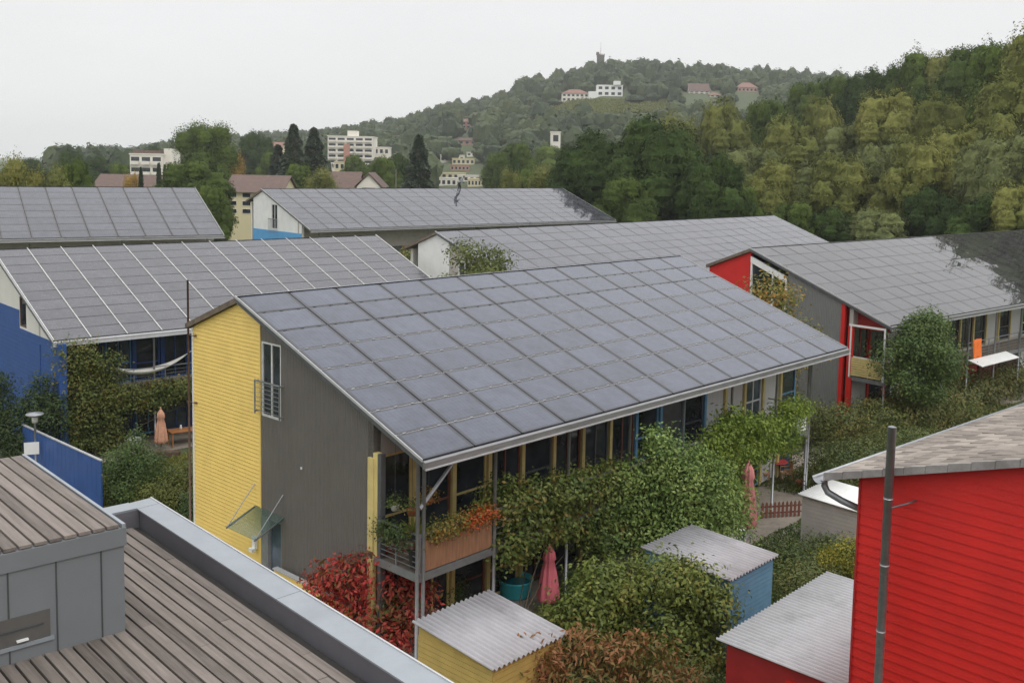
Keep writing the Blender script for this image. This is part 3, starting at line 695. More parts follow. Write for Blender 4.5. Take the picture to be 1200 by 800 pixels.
Eh.facade([(YELP, [BROWN], 'ggdw')]*6)
Eh.steel_posts([1, 7, 13, 19, 25, 31, 38])
Fh = House('solar_house', 13.32, 57.22, 48.8, 41.6, CAMZ-4.37, 'red and grey house at the right whose solar roof mirrors dark trees')
Fh.roof(26, 8, SOL_F); Fh.body(); zF = Fh.zr
Fh.gable('wall', RED, .152, .4, .03, 2.9)
Fh.gable('wall', GREYF, .152, .4, -5.75, -2.45)
MB().hexa([(.16, -2.42, 0), (.4, -2.42, 0), (.4, .0, 0), (.16, .0, 0)], [(.16, -2.42, zF-3.2), (.4, -2.42, zF-3.2), (.4, .0, zF-3.2), (.16, .0, zF-3.2)]).build('wall', GREYF, Fh.root)
fr = MB(); fr.hexa([(.05, -2.42, zF-1.75), (.2, -2.42, zF-1.75), (.2, -.02, zF-.82), (.05, -.02, zF-.82)], [(.05, -2.42, zF-1.42), (.2, -2.42, zF-1.42), (.2, -.02, zF-.48), (.05, -.02, zF-.48)])
for yy in (-2.42, -1.55, -.12): fr.box(.08, .19, yy, yy+.1, zF-3.2, zF-1.2+(yy+1.5)*.25)
wf = fr.build('window', WHITE, Fh.root)
MB().hexa([(.22, -2.4, zF-3.2), (.24, -2.4, zF-3.2), (.24, -.03, zF-3.2), (.22, -.03, zF-3.2)], [(.22, -2.4, zF-1.6), (.24, -2.4, zF-1.6), (.24, -.03, zF-.7), (.22, -.03, zF-.7)]).build('pane', GLASS, wf)
Fh.gable('wall', DRED, .6, .8, -8.2, -5.8, z0=5.2)
box_part(Fh.root, 'corner_post', RED, .12, .32, -5.98, -5.77, 0, 6.5); box_part(Fh.root, 'corner_post', RED, .12, .30, -6.35, -6.2, 0, 5.3)
Fh.facade([(RED, [WHITE, DRED], 'pgdg'), (YELP, [BROWN], 'gdgp'), (YELP, [WHITE, DSTEEL], 'gpgp'), (M('pale green paint', (.30, .38, .27), .6), [WHITE], 'wpgp'), (CREAM, [WHITE], 'pgpp'), (YELP, [BROWN], 'ggpp')], bays=4)
Fh.balcony(.15, 3.0, 'slats', left_end=True, railm=WHITE); Fh.balcony(9.2, 20, 'bars', zf=2.75); Fh.balcony(20.2, 28, 'wood', zf=2.75)
Fh.steel_posts([.1, 3.1, 6.2, 9.2, 12.6, 16, 19.5, 23, 27, 33, 40])
es = MB()                                      # slatted end panel of the small balcony
for k in range(8): es.box(.06, .09, -8.28, -6.5, 2.8+k*.12, 2.9+k*.12)
es.build('railing_panel', YELP, Fh.root)
MB().box(.05, .12, -8.35, -6.3, 5.35, 5.45).box(.05, .12, -8.35, -8.25, 2.7, 5.35).box(.05, .12, -6.45, -6.37, 2.7, 5.35).build('balcony_frame', WHITE, Fh.root)
aw = MB().hexa([(9.0, -9.3, 2.62), (13.8, -9.3, 2.62), (13.8, -8.5, 2.85), (9.0, -8.5, 2.85)], [(9.0, -9.3, 2.66), (13.8, -9.3, 2.66), (13.8, -8.5, 2.89), (9.0, -8.5, 2.89)]).build('awning', WHITE, Fh.root)
for k, (xx, mt) in enumerate(((10.6, DRED), (13.4, REDWOOD), (16.2, BROWN))): box_part(Fh.root, 'garden_screen', mt, xx, xx+2.5, -7.2, -7.1, 0, 2.45)

# ------------------------------------------------------------------ our own roof: timber deck with metal parapet
AZD = 0.8349; K = 1.15; ZD = CAMZ-4*K
DK = empty('flat_roof_building', (0, 0, 0), math.pi/2-AZD, 'grey building with timber boarded flat roofs and wide metal parapet, nearest of all', 'building')
# local x = +ad (away), local y = -cd ; the photographer looks over the roof
DECKW = wood_mat('weathered deck boards', (.072, .057, .047), (.235, .198, .172), axis=1)
CLADG = M('grey facade panel', (.155, .165, .170), .5, .07, 1.1, grime=.1)
CAP = M('zinc parapet cap', (.30, .325, .345), .42, .10, 1.6, metal=.35, grime=.12)
yw = 11.07*K; x_in, x_out = 4.34*K, 4.58*K; zt = CAMZ-3.82*K
rr = random.Random(3)
def boards(name, x0, x1, y0, y1, z, pitch, gap, th=.03):
    mb = MB(); x = x0; bz = z
    while x+pitch-gap <= x1+.001:
        y = y0-rr.random()*2.5
        while y < y1:
            ye = min(y1, y+rr.choice((3.0, 3.6, 4.2)))
            dz = rr.uniform(-.003, .003); ys = max(y, y0)
            if ye-ys > .05: mb.box(x, x+pitch-gap, ys+.002, ye-.002, z-th+dz, z+dz)
            y = ye
        x += pitch
    return mb.build(name, DECKW, DK)
boards('deck_boards', -6.2, x_in-.05, -3.2*K, 10.75*K, ZD, .129, .024)
MB().box(-6.3, x_in, -3.3*K, 10.84*K, ZD-.12, ZD-.05).build('roof_membrane', M('dark roof sheet', (.03, .028, .025), .9), DK)
MB().box(-6.4, x_out-.06, -3.4*K, yw-.06, 0, ZD-.13).build('wall', CLADG, DK)
def capseg(mb, x0, x1, y0, y1): mb.hexa([(x0, y0, zt-.03), (x1, y0, zt-.03), (x1, y1, zt-.03), (x0, y1, zt-.03)], [(x0, y0, zt-.012), (x1, y0, zt), (x1, y1, zt), (x0, y1, zt-.012)])
pb = MB(); y = -3.4*K
ys_ = [-3.4*K, .6, 3.35, 6.15, 8.95, yw-.276]
MB().box(x_in+.01, x_out-.02, -3.4*K, yw-.29, ZD-.125, zt-.032).box(-6.3, x_out-.02, yw-.27, yw-.02, ZD-.125, zt-.032).build('parapet', M('parapet side metal', (.17, .165, .18), .45, .1, 2, metal=.35), DK)
for ya, yb in zip(ys_[:-1], ys_[1:]): capseg(pb, x_in-.01, x_out, ya+.004, yb-.004)
pb.hexa([(x_in-.01, yw-.272, zt-.03), (x_out, yw-.272, zt-.03), (x_out, yw, zt-.03), (x_in-.01, yw, zt-.03)], [(x_in-.01, yw-.272, zt-.012), (x_out, yw-.272, zt), (x_out, yw, zt), (x_in-.01, yw, zt-.012)])
pb.box(-6.3, x_in-.014, yw-.272, yw, zt-.03, zt-.004)
pb.build('parapet_cap', CAP, DK)
MB().tube([(x_out+.004, -3.4*K, zt+.002), (x_out+.004, yw, zt+.002)], .012, 5).build('cap_edge', LGREY, DK)
# penthouse box
bx, by0, by1, bz = 3.23*K, 8.36*K, 11.0*K, CAMZ-3.08*K
pe = MB().box(-6.0, bx, by0+.02, by1, ZD-.04, bz-.20).build('penthouse', CLADG, DK)
MB().box(-6.0, bx+.02, by0, by1+.02, bz-.195, bz-.02).build('fascia', CLADG, pe)
mbx = MB(); x = bx-.03-.125
while x > -6:
    mbx.box(x, x+.108, by0+.02+rr.uniform(0, .004), by1-.01, bz-.012, bz+.018+rr.uniform(-.002, .002)); x -= .132
mbx.build('roof_boards', DECKW, pe)
MB().box(bx-.022, bx+.012, by0, by1+.02, bz-.019, bz+.022).build('roof_edge', CAP, pe)
jt = M('dark joint', (.05, .05, .052), .8)
def yface(px, py):                                   # local x on the face of the penthouse
    d = ray(px, py); a = Vector((math.sin(AZD), math.cos(AZD), 0)); c = Vector((math.cos(AZD), -math.sin(AZD), 0))
    t = -by0/(d.dot(c)); p = d*t; return p.dot(a), p.z+CAMZ
for px in (10, 67, 120):
    xj, zj = yface(px, 690); MB().box(xj-.006, xj+.006, by0+.012, by0+.021, ZD, bz-.2).build('panel_joint', jt, pe)
hx, hz = yface(59, 713); hx2, hz2 = yface(0, 753); _, hzb = yface(59, 745)
hf = MB().box(-1.2, hx, by0+.010, by0+.022, hzb, hz); hf.build('hatch', M('recessed panel', (.085, .08, .072), .6), pe)
MB().box(-1.2, hx+.03, by0-.004, by0+.018, hzb-.035, hzb).build('hatch_sill', CAP, pe)
MB().box(-1.2, hx-.06, by0+.002, by0+.012, hz-.13, hz-.115).build('hatch_joint', jt, pe)
MB().box(hx-.30, hx-.20, by0-.02, by0+.01, hzb+.03, hzb+.045).build('hatch_handle', WHITE, pe)

# ------------------------------------------------------------------ red house, front right
P0 = ray(968, 557)*15.8; P0.z += CAMZ
ax_ = Vector((math.sin(AZD), math.cos(AZD), 0)); cx_ = Vector((math.cos(AZD), -math.sin(AZD), 0))
RH = empty('red_house', (P0.x, P0.y, 0), math.pi/2-AZD, 'bright red clapboard house with pale tiled roof at the right edge', 'house')
ez = P0.z; ra = math.radians(17.1); rt_, rc_, rs_ = math.tan(ra), math.cos(ra), math.sin(ra)
# local x = ad (away from us), local y = -cd ; roof climbs towards -y
ow, ov = .47, .24                                  # eave and verge overhang
def rtop(y): return ez-.075+(-y)*rt_                  # underside of roof
rwm = MB(); zz = 0.0; ytop = -12.5
while zz < rtop(ytop):
    z1 = zz+.15
    def ylim(z): return min(-ow, -(z-ez+.075)/rt_)
    a0, a1 = ylim(zz), ylim(z1-.01)
    if a0 > ytop: rwm.hexa([(ov-.024, ytop, zz), (ov-.001, ytop, zz), (ov-.001, a0, zz), (ov-.024, a0, zz)], [(ov-.008, ytop, z1), (ov-.001, ytop, z1), (ov-.001, a1, z1), (ov-.008, a1, z1)])
    zz = z1
rwm.build('clapboards', RED, RH)
MB().prism_x([(-ow, 0), (-ow, rtop(-ow)), (ytop, rtop(ytop)), (ytop, 0)], ov, 14).build('wall', RED, RH)
MB().box(ov-.04, ov+.05, -ow, -ow+.03, 0, rtop(-ow)-.02).build('corner_trim', DRED, RH)
TILE = wood_mat('weathered roof tile', (.11, .09, .075), (.38, .325, .275), axis=1, grime=.45)
MB().prism_x([(0, ez-.07), (0, ez-.03), (ytop, ez-.03-ytop*rt_), (ytop, ez-.07-ytop*rt_)], .03, 14).build('roof_slab', BROWN, RH)
tm = MB(); j = 0
while j*.335*rc_ < 12.4:
    d0 = j*.335-.04; d1 = d0+.40
    for i in range(int(13.8/.30)):
        xa = .04+i*.30+rr.uniform(-.004, .004); l = rr.uniform(0, .012)
        def P(x, d, h): return (x, -d*rc_-h*rs_*0, ez-.02+d*rs_+h)
        h0 = .045+l
        tm.hexa([P(xa, d0, .0), P(xa+.292, d0, .0), P(xa+.292, d1, -.02), P(xa, d1, -.02)], [P(xa, d0, h0), P(xa+.292, d0, h0-.004), P(xa+.292, d1, .012), P(xa, d1, .014)])
    j += 1
tm.build('roof_tiles', TILE, RH)
vt = MB(); j = 0
while j*.335*rc_ < 12.4:
    d0 = j*.335-.04; d1 = d0+.328
    dz = rr.uniform(0, .008)
    vt.hexa([(-.012, -d0*rc_, ez-.075+d0*rs_), (.042, -d0*rc_, ez-.075+d0*rs_), (.042, -d1*rc_, ez-.075+d1*rs_), (-.012, -d1*rc_, ez-.075+d1*rs_)],
            [(-.012, -d0*rc_, ez+.046+dz+d0*rs_), (.042, -d0*rc_, ez+.046+dz+d0*rs_), (.042, -d1*rc_, ez+.03+dz+d1*rs_), (-.012, -d1*rc_, ez+.03+dz+d1*rs_)]); j += 1
vt.build('verge_tiles', M('grey verge tile', (.27, .25, .235), .8, .25, 4, grime=.3), RH)
gut = MB(); prof = [(.105*math.cos(t)+.12, .105*math.sin(t)+ez-.05) for t in [math.pi+math.pi*k/8 for k in range(9)]]
prof += [(.097*math.cos(t)+.12, .097*math.sin(t)+ez-.048) for t in [2*math.pi-math.pi*k/8 for k in range(9)]]
gut.prism_x(prof, -.02, 14).build('gutter', STEEL, RH, True)
MB().tube([(.12, .10, ez-.12), (.12, .09, ez-.20), (.14, .04, ez-.30), (.22, -.16, ez-.40), (.36, -ow+.08, ez-.50), (.40, -ow+.06, ez-.62), (.40, -ow+.06, 0)], .055, 8).build('downpipe', STEEL, RH, True)
# pole before the wall
dpo = ray(1045.5, 500); 
def on_ad(px, py, adv):
    d = ray(px, py); t = adv/d.dot(ax_); return Vector((d.x*t, d.y*t, d.z*t+CAMZ))
advw = P0.dot(ax_)+ov
pt = on_ad(1045.5, 500, advw-.38)
PO = empty('vent_pole', (pt.x, pt.y, 0), math.pi/2-AZD, 'tall grey metal pipe standing before the red wall, its top above the tiles', 'pipe')
MB().tube([(0, 0, 0), (0, 0, pt.z)], .062, 12).build('pipe', STEEL, PO, True)
for zc in (583, 662, 741):
    q = on_ad(1040, zc, advw-.38); MB().tube([(0, 0, q.z-.012), (0, 0, q.z+.012)], .068, 12).build('collar', LGREY, PO, True)
q = on_ad(1040, 583, advw-.38)
MB().tube([(0, -.04, q.z-.14), (.2, -.22, q.z-.06), (.36, -.24, q.z-.05)], .014, 6).build('bracket', DSTEEL, PO)

# pole at the yellow gable
p1 = A.w(.05, 2.93, 0)
YP = empty('thin_pole', (p1.x, p1.y, 0), A.root.rotation_euler.z, 'thin rusty pole against the left edge of the yellow wall', 'pole')
MB().tube([(0, 0, 0), (0, 0, ZR+.24)], .035, 8).build('pole', RUST, YP, True)
for dz in (1.56, 3.78): MB().tube([(0, 0, ZR-dz), (0, -.36, ZR-dz), ], .012, 6).tube([(0, -.34, ZR-dz), (.08, -.36, ZR-dz)], .035, 6).build('bracket', RUST, YP)

# ------------------------------------------------------------------ sheds  (boxes in the frame of the big house)
def AW(x, c, z=0): return A.w(x, -c, z)
def corrugated(x0, x1, y0, y1, z0, z1, amp=.036, pitch=.16):
    """sheet with waves across x, falling from z0 at y0 to z1 at y1"""
    nx = int((x1-x0)/pitch*8); xs = np.linspace(x0, x1, nx+1); h = amp*np.sin((xs-x0)/pitch*2*math.pi)
    ny = 2; V = []; F = []
    for side in (0, -.012):
        for j in range(ny):
            y = y0+(y1-y0)*j; z = z0+(z1-z0)*j
            V += [(x, y, z+a+side) for x, a in zip(xs, h)]
    k = nx+1
    for i in range(nx):
        F += [(i, i+1, k+i+1, k+i), (2*k+i, 3*k+i, 3*k+i+1, 2*k+i+1), (i, 2*k+i, 2*k+i+1, i+1), (k+i, k+i+1, 3*k+i+1, 3*k+i)]
    F += [(0, k, 3*k, 2*k), (nx, 2*k+nx, 3*k+nx, k+nx)]
    return V, F
CORR = M('white fibre corrugated sheet', (.36, .35, .36), .55, .12, 2.5, grime=.45, stretch=(1, .5, 1))
CORR2 = M('pale corrugated sheet', (.45, .445, .445), .5, .08, 2.5, grime=.3)
def shed(x0, x1, c0, c1, h0, h1, wall, label, roofm=CORR, board=.13, ov=.12, door=None):
    base = AW(x0, c1); r = empty('garden_shed', (base.x, base.y, 0), A.root.rotation_euler.z, label, 'shed', 'garden sheds')
    W, Dp = x1-x0, c1-c0                    # local: x 0..W, y 0..Dp (north)
    V, F = corrugated(0, W, 0, Dp, h1, h0); MB().add(V, F).build('roof', roofm, r, True)
    a, b = ov, ov
    def hz(y): return h1+(h0-h1)*y/Dp-.045
    MB().hexa([(a, b, 0), (W-a, b, 0), (W-a, Dp-b, 0), (a, Dp-b, 0)], [(a, b, hz(b)), (W-a, b, hz(b)), (W-a, Dp-b, hz(Dp-b)), (a, Dp-b, hz(Dp-b))]).build('wall', wall, r)
    mb = MB(); z = .03
    while z+board < min(h0, h1)-.02:
        e = .018
        mb.box(a-e, a-.001, b, Dp-b, z, z+board-.012).box(a, W-a, b-e, b-.001, z, z+board-.012).box(W-a+.001, W-a+e, b, Dp-b, z, z+board-.012); z += board
    mb.build('boards', wall, r)
    if door: 
        dm = MB().box(a-.05, a-.019, Dp*.2, Dp*.2+.9, .05, 1.95).build('door', door, r); MB().box(a-.08, a-.05, Dp*.2+.75, Dp*.2+.79, .95, 1.08).build('handle', STEEL, dm)
    return r
YSH = M('ochre paint', (.52, .37, .11), .6, .12, 2, grime=.15)
shed(-1.35, 1.25, 9.75, 12.45, 2.42, 2.18, YSH, 'ochre yellow shed under pale corrugated roof next to the parapet')
BSH = M('dusty blue paint', (.14, .30, .44), .6, .12, 2, grime=.15)
shed(6.35, 8.95, 10.85, 13.8, 2.5, 2.38, BSH, 'light blue boarded shed half hidden behind the big shrub', CORR)
shed(3.2, 8.9, 15.3, 18.6, 2.35, 2.30, DRED, 'red shed with clean pale corrugated roof beside the red house', CORR2, board=2.2, ov=.2, door=RED)
shed(14.7, 17.1, 11.4, 13.6, 2.3, 2.2, BEIGEG, 'beige shed with flat white roof past the red house corner', WHITE)

# ------------------------------------------------------------------ garden surfaces
PAVE = M('garden paving', (.26, .225, .18), .9, .2, 2.5, bump=.4, bscale=30, grime=.3)
def sheet(name, pts, z, mat, kind='structure'):
    me = MB(); n_ = len(pts); me.add([(p[0], p[1], z) for p in pts], [tuple(range(n_))]); return tag(me.build(name, mat), kind=kind)
sheet('terrace', [AW(.2, 6.4), AW(.2, 9.4), AW(24, 9.2), AW(24, 6.4)], .02, PAVE)
sheet('garden_path', [AW(13, 9.1), AW(13, 11.0), AW(27, 10.6), AW(27, 9.1)], .024, PAVE)
sheet('terrace', [AW(24.0, 5.2), AW(24.0, 9.19), AW(30, 9.2), AW(30, 5.2)], .016, PAVE)
sheet('terrace', [B.w(.5, -6.6, 0), B.w(.5, -9.6, 0), B.w(22, -9.6, 0), B.w(22, -6.6, 0)], .02, PAVE)
sheet('terrace', [Fh.w(.5, -6.6, 0), Fh.w(.5, -9.4, 0), Fh.w(40, -9.4, 0), Fh.w(40, -6.6, 0)], .02, PAVE)
sheet('path', [AW(-2.2, 1), AW(-.6, 1), AW(-.6, -22), AW(-2.2, -22)], .012, PAVE)
sheet('path', [AW(-2.2, 1.02), AW(-2.2, 22), AW(-1.55, 22), AW(-.6, 1.02)], .012, PAVE)
# low yellow wall by the door
lw = AW(-.05, 2.25); LW = empty('low_wall', (lw.x, lw.y, 0), A.root.rotation_euler.z, 'low yellow boarded garden wall beside the gable door', 'wall')
MB().box(-.12, 0, -3.6, 0, 0, 1.2).build('wall', YEL, LW); MB().box(-.15, .03, -3.63, .03, 1.2, 1.24).build('coping', LGREY, LW)
# blue fence
f0 = AW(.02, -9.3); BF = empty('blue_fence', (f0.x, f0.y, 0), A.root.rotation_euler.z, 'long solid blue board fence with pale coping at the left', 'fence')
fm = MB()
for k in range(38): fm.box(-.03+.004*(k % 2), .03, .19*k, .19*k+.184, .05, 1.98)
fm.build('boards', BLUE, BF); MB().box(-.05, .05, -.02, 7.24, 1.98, 2.02).build('coping', LGREY, BF)
# lamp post with white sign
lp = AW(-.25, -14.6); zl = zat(40, 487, lp.y)
LP = empty('lamp_post', (lp.x, lp.y, 0), 0, 'thin grey post with flat round lamp head by the blue fence', 'street lamp')
MB().tube([(0, 0, 0), (0, 0, zl)], .045, 8).build('pole', STEEL, LP, True); MB().lathe([(.05, 0), (.36, .10), (.34, .14), (.02, .2)], (0, 0, zl-.05), 16).build('lamp_head', STEEL, LP, True)
MB().lathe([(.11, -.25), (.12, 0)], (0, 0, zl-.03), 12).build('globe', CREAM, LP, True)
zs = zat(38, 524, lp.y); SG = MB().box(-.42, .14, -.075, -.052, zs-.26, zs+.24).build('sign', WHITE, None, loc=(lp.x, lp.y, 0))
SG.rotation_euler = (0, 0, math.radians(20)); tag(SG, 'small blank white board fixed to the lamp post', 'sign')

# ------------------------------------------------------------------ parasols (closed), furniture
def parasol(pos, hgt, r, mat, label, split=.72):
    p = empty('garden_parasol', pos, 0, label, 'parasol', 'closed parasols'); 
    MB().tube([(0, 0, 0), (0, 0, hgt)], .025, 8).build('pole', DSTEEL, p, True)
    z0 = .42
    n_ = 32; f = 8
    prof = [(r*.92, z0), (r, z0+.12), (r*.86, z0+(hgt-z0)*.3), (r*.66, z0+(hgt-z0)*.55), (r*.46, z0+(hgt-z0)*split), (r*.60, z0+(hgt-z0)*(split+.04)), (r*.50, z0+(hgt-z0)*.88), (r*.22, hgt-.06), (.03, hgt)]
    MB().lathe(prof, (0, 0, 0), n_, .17, f).build('canopy', mat, p, True)
    MB().lathe([(.035, 0), (.035, .07), (.01, .1)], (0, 0, hgt-.01), 8).build('finial', mat, p, True)
    MB().lathe([(.24, 0), (.24, .06), (.05, .1)], (0, 0, .0), 14).build('foot', CONC, p)
    return p
PINK = M('pink parasol cloth', (.60, .14, .17), .8, .2, 5, stretch=(1, 1, .2)); PINK2 = M('faded pink parasol cloth', (.55, .21, .20), .8, .25, 5, stretch=(1, 1, .2)); PEACH = M('peach parasol cloth', (.58, .30, .19), .8, .2, 5)
b1 = gp(642, 720, 0); Pz = zat(645, 640, b1.y); parasol((b1.x, b1.y, .02), Pz, .30, PINK, 'closed bright pink parasol next to the turquoise pool')
b2 = gp(874, 630, 0); Pz = zat(878, 543, b2.y); parasol((b2.x, b2.y, .03), Pz, .34, PINK2, 'tall closed dusty pink parasol on the far paved terrace')
b3 = gp(189, 530, 0); Pz = zat(190, 480, b3.y); parasol((b3.x, b3.y, .03), Pz, .28, PEACH, 'closed peach coloured parasol in front of the blue house')
TEAL = M('turquoise plastic', (.04, .46, .55), .35, .12, 3)
q = gp(604, 697, 0); PL = empty('paddling_pool', (q.x, q.y, .02), 0, 'round turquoise plastic pool beside the pink parasol', 'pool')
MB().lathe([(.44, 0), (.50, .04), (.52, .46), (.56, .50), (.55, .54), (.50, .52), (.47, .44), (.46, .40)], (0, 0, 0), 28).build('basin', TEAL, PL, True)
MB().lathe([(.455, .40), (.455, .405)], (0, 0, 0), 28).build('water', glass_mat('pool water', (.02, .16, .2), .08), PL)
def table(pos, rz, l, w_, h, mat, label, legt=.05):
    t = empty('garden_table', pos, rz, label, 'table'); tb = MB(); nb = 5
    for k in range(nb): tb.box(-l/2, l/2, -w_/2+w_/nb*k+.005, -w_/2+w_/nb*(k+1)-.005, h-.03, h)
    tb.build('table_top', mat, t)
    for sx in (-1, 1):
        for sy in (-1, 1): MB().box(sx*(l/2-.08)-legt/2, sx*(l/2-.08)+legt/2, sy*(w_/2-.07)-legt/2, sy*(w_/2-.07)+legt/2, 0, h-.031).build('leg', mat, t)
    return t
q = gp(209, 528, 0); tt = table((q.x, q.y+1.0, .03), .6, 1.5, .8, .72, ORWOOD, 'small orange wood table behind the peach parasol')
q2 = gp(204, 507, .75); jug = MB().lathe([(.05, 0), (.06, .08), (.04, .16), (.045, .2)], (0, 0, 0), 10).build('jug', WHITE, None, True, (q.x-.2, q.y+1.0, .75)); tag(jug, 'small white jug on the orange wooden table', 'jug')
q = gp(622, 680, 0); table((q.x+.1, q.y+.7, .03), .75-math.pi/2+math.pi/2, 1.5, .6, .72, M('grey weathered wood', (.27, .24, .20), .85, .2, 5), 'grey weathered garden table behind the pink parasol')
def chair(pos, rz, mat, label, name='garden_chair'):
    c = empty(name, pos, rz, label, 'chair', 'garden chairs'); MB().box(-.22, .22, -.22, .22, .41, .45).build('seat', mat, c)
    bk = MB()
    for k in range(5): bk.box(-.21+k*.09, -.15+k*.09, .20, .225, .47, .86)
    bk.box(-.23, .23, .195, .23, .86, .93).build('backrest', mat, c)
    for sx in (-1, 1):
        for sy in (-1, 1): MB().box(sx*.2-.018, sx*.2+.018, sy*.2-.018, sy*.2+.018, 0, .41).build('leg', mat, c)
        MB().box(sx*.235-.02, sx*.235+.02, -.2, .2, .62, .65).tube([(sx*.235, -.19, .42), (sx*.235, -.19, .62)], .015, 6).build('armrest', mat, c)
    return c
RATT = M('tan rattan', (.46, .27, .15), .7, .2, 8)
for (px, py, rz, mt, lb) in ((895, 566, 1.2, RATT, 'tan armchair left of the round table on the terrace'), (921, 566, -1.5, RATT, 'tan armchair right of the round table on the terrace'), (850, 628, .4, ORWOOD, 'wooden chair left of the faded pink parasol'), (842, 646, 1.9, REDWOOD, 'dark chair nearest the blue shed')):
    q = gp(px, py, 0); chair((q.x, q.y, .03), rz, mt, lb)
q = gp(908, 560, 0); rt2 = empty('round_table', (q.x, q.y, .03), 0, 'round dark red table between two tan armchairs', 'table')
MB().lathe([(.5, 0), (.52, .02), (.5, .04)], (0, 0, .70), 22).build('table_top', DRED, rt2); MB().tube([(0, 0, .03), (0, 0, .70)], .04, 8).build('leg', DSTEEL, rt2); MB().lathe([(.3, 0), (.28, .04)], (0, 0, 0), 14).build('foot', DSTEEL, rt2)
q = gp(853, 622, 0); table((q.x, q.y, .03), 0.2, 1.2, .7, .70, BROWN, 'brown garden table left of the faded pink parasol')
q = gp(938, 572, 0); tag(MB().lathe([(.16, 0), (.24, .28), (.26, .30), (.20, .26)], (0, 0, 0), 14).build('flower_pot', TERRA, None, True, (q.x, q.y, .03)), 'squat terracotta pot at the right end of the terrace', 'pot')
# picket fence
q0, q1 = gp(892, 608, 0), gp(924, 606, 0); PF = empty('picket_fence', (q0.x, q0.y, .03), math.atan2(q1.y-q0.y, q1.x-q0.x), 'low reddish brown picket fence below the faded pink parasol', 'fence')
Lp = (q1-q0).length; k = 0; pm = MB()
while k*.17 < Lp+.5:
    x = k*.17; pm.prism_y([(x, 0), (x+.09, 0), (x+.09, .55), (x+.045, .63), (x, .55)], 0, .02); k += 1
pm.build('pickets', REDWOOD, PF); MB().box(-.02, Lp+.55, .022, .05, .15, .21).box(-.02, Lp+.55, .022, .05, .40, .46).build('rails', REDWOOD, PF)
# wheelbarrow-like cart
q = gp(158, 528, 0); WB = empty('white_cart', (q.x, q.y, .03), .5, 'small white tub cart with long handle on the left terrace', 'cart')
MB().lathe([(.24, 0), (.33, .42), (.35, .44), (.29, .40), (.28, .32)], (0, 0, .12), 16).build('tub', WHITE, WB, True)
MB().tube([(-.25, .05, .45), (-2.2, .5, 1.0)], .03, 6).build('handle', CREAM, WB, True)
for sy in (-.2, .2): MB().tube([(0, sy-.02, .14), (0, sy+.02, .14)], .14, 14).build('wheel', BLACKP, WB)
q = gp(194, 532, 0); tag(MB().box(-.55, .55, -.2, .2, 0, .22).box(-.5, .5, -.16, .16, .221, .24).build('planter', BROWN, None, False, (q.x+.2, q.y-.4, .03)), 'long low brown planter box by the peach parasol foot', 'planter')

# hammock on the left house
HM = MB(); pA = Vector((1.9, -8.25, B.zr-4.45)); pB = Vector((6.1, -8.25, B.zr-4.6)); nseg = 24; V_ = []
for i in range(nseg+1):
    t = i/nseg; p = pA.lerp(pB, t); p.z -= .78*(1-(2*t-1)**2); wd = .05+.30*math.sin(math.pi*t)**.8
    for k in range(7):
        a = (k/6-.5)*2; V_.append((p.x, p.y+a*wd, p.z+.22*abs(a)**2*math.sin(math.pi*t)))
HM.add(V_, [(i*7+k, i*7+k+1, (i+1)*7+k+1, (i+1)*7+k) for i in range(nseg) for k in range(6)])
hb = empty('hammock', B.root.location, B.root.rotation_euler.z, 'white cloth hammock slung along the first floor balcony of the blue house', 'hammock')
ho = HM.build('cloth', M('white hammock cloth', (.72, .70, .64), .85, .12, 5), hb, True); sm = ho.modifiers.new('t', 'SOLIDIFY'); sm.thickness = .012
MB().tube([pA+Vector((-.7, .2, .25)), pA], .015, 6).tube([pB, pB+Vector((.7, .2, .3))], .015, 6).build('rope', WHITE, hb)

# things on the near balcony
def hang_pot(x, y, z, mat, label, lmat, r=.13, rope=.9, ftop=None):
    p = A.w(x, y, z); o = empty('hanging_pot', p, 0, label, 'plant pot', 'pots hanging over the near balcony')
    MB().lathe([(r*.7, -r*1.1), (r, 0), (r*1.05, .01), (r*.9, -.01)], (0, 0, 0), 14).build('pot', mat, o, True)
    top_ = A.top(y)-.0-z
    MB().tube([(0, 0, 0), (0, 0, top_)], .006, 5).build('cord', DSTEEL, o)
    foliage('foliage', lmat, o, np.random.default_rng(int(x*100)), [(0, 0, .1, r*1.3, r*1.3, r*1.2)], 220, .07, per=6)
hang_pot(.45, -7.0, ZR-4.95, WHITE, 'white hanging pot with trailing plant on the near balcony', L_VINE)
hang_pot(.75, -7.35, ZR-5.05, TERRA, 'orange hanging pot left of its twin on the near balcony', L_VINE, .15)
hang_pot(1.35, -7.35, ZR-4.9, TERRA, 'orange hanging pot with yellow flowers on the near balcony', L_AUT, .13)
L_FLOW = LEAF('red flowers and leaves', [(0.066, 0.110, 0.021), (0.158, 0.171, 0.032), (0.550, 0.100, 0.020), (0.650, 0.030, 0.020)]); L_FLP = LEAF('orange flowers and leaves', [(0.079, 0.110, 0.021), (0.185, 0.159, 0.032), (0.500, 0.200, 0.030)])
def boxplant(x0, x1, lmat, label, y=-8.2, z=3.62, hgt=.28, n=1500, out_=0.0):
    p = A.w(x0, y, z); o = empty('flower_box', p, A.root.rotation_euler.z, label, 'flower box', 'flower boxes on the near balcony')
    L_ = x1-x0; MB().hexa([(0, -.08, -.16), (L_, -.08, -.16), (L_, .08, -.16), (0, .08, -.16)], [(0, -.11, 0), (L_, -.11, 0), (L_, .11, 0), (0, .11, 0)]).build('box', BROWN, o)
    bl_ = [(L_*(k+.5)/6, -.03-out_, hgt*.45, L_/9, .2, hgt*.8) for k in range(6)]
    foliage('foliage', lmat, o, np.random.default_rng(int(x0*77)), bl_, n, .075, per=8); return o
boxplant(.45, 1.6, L_FLP, 'flower box with orange blooms at the balcony corner', out_=.1)
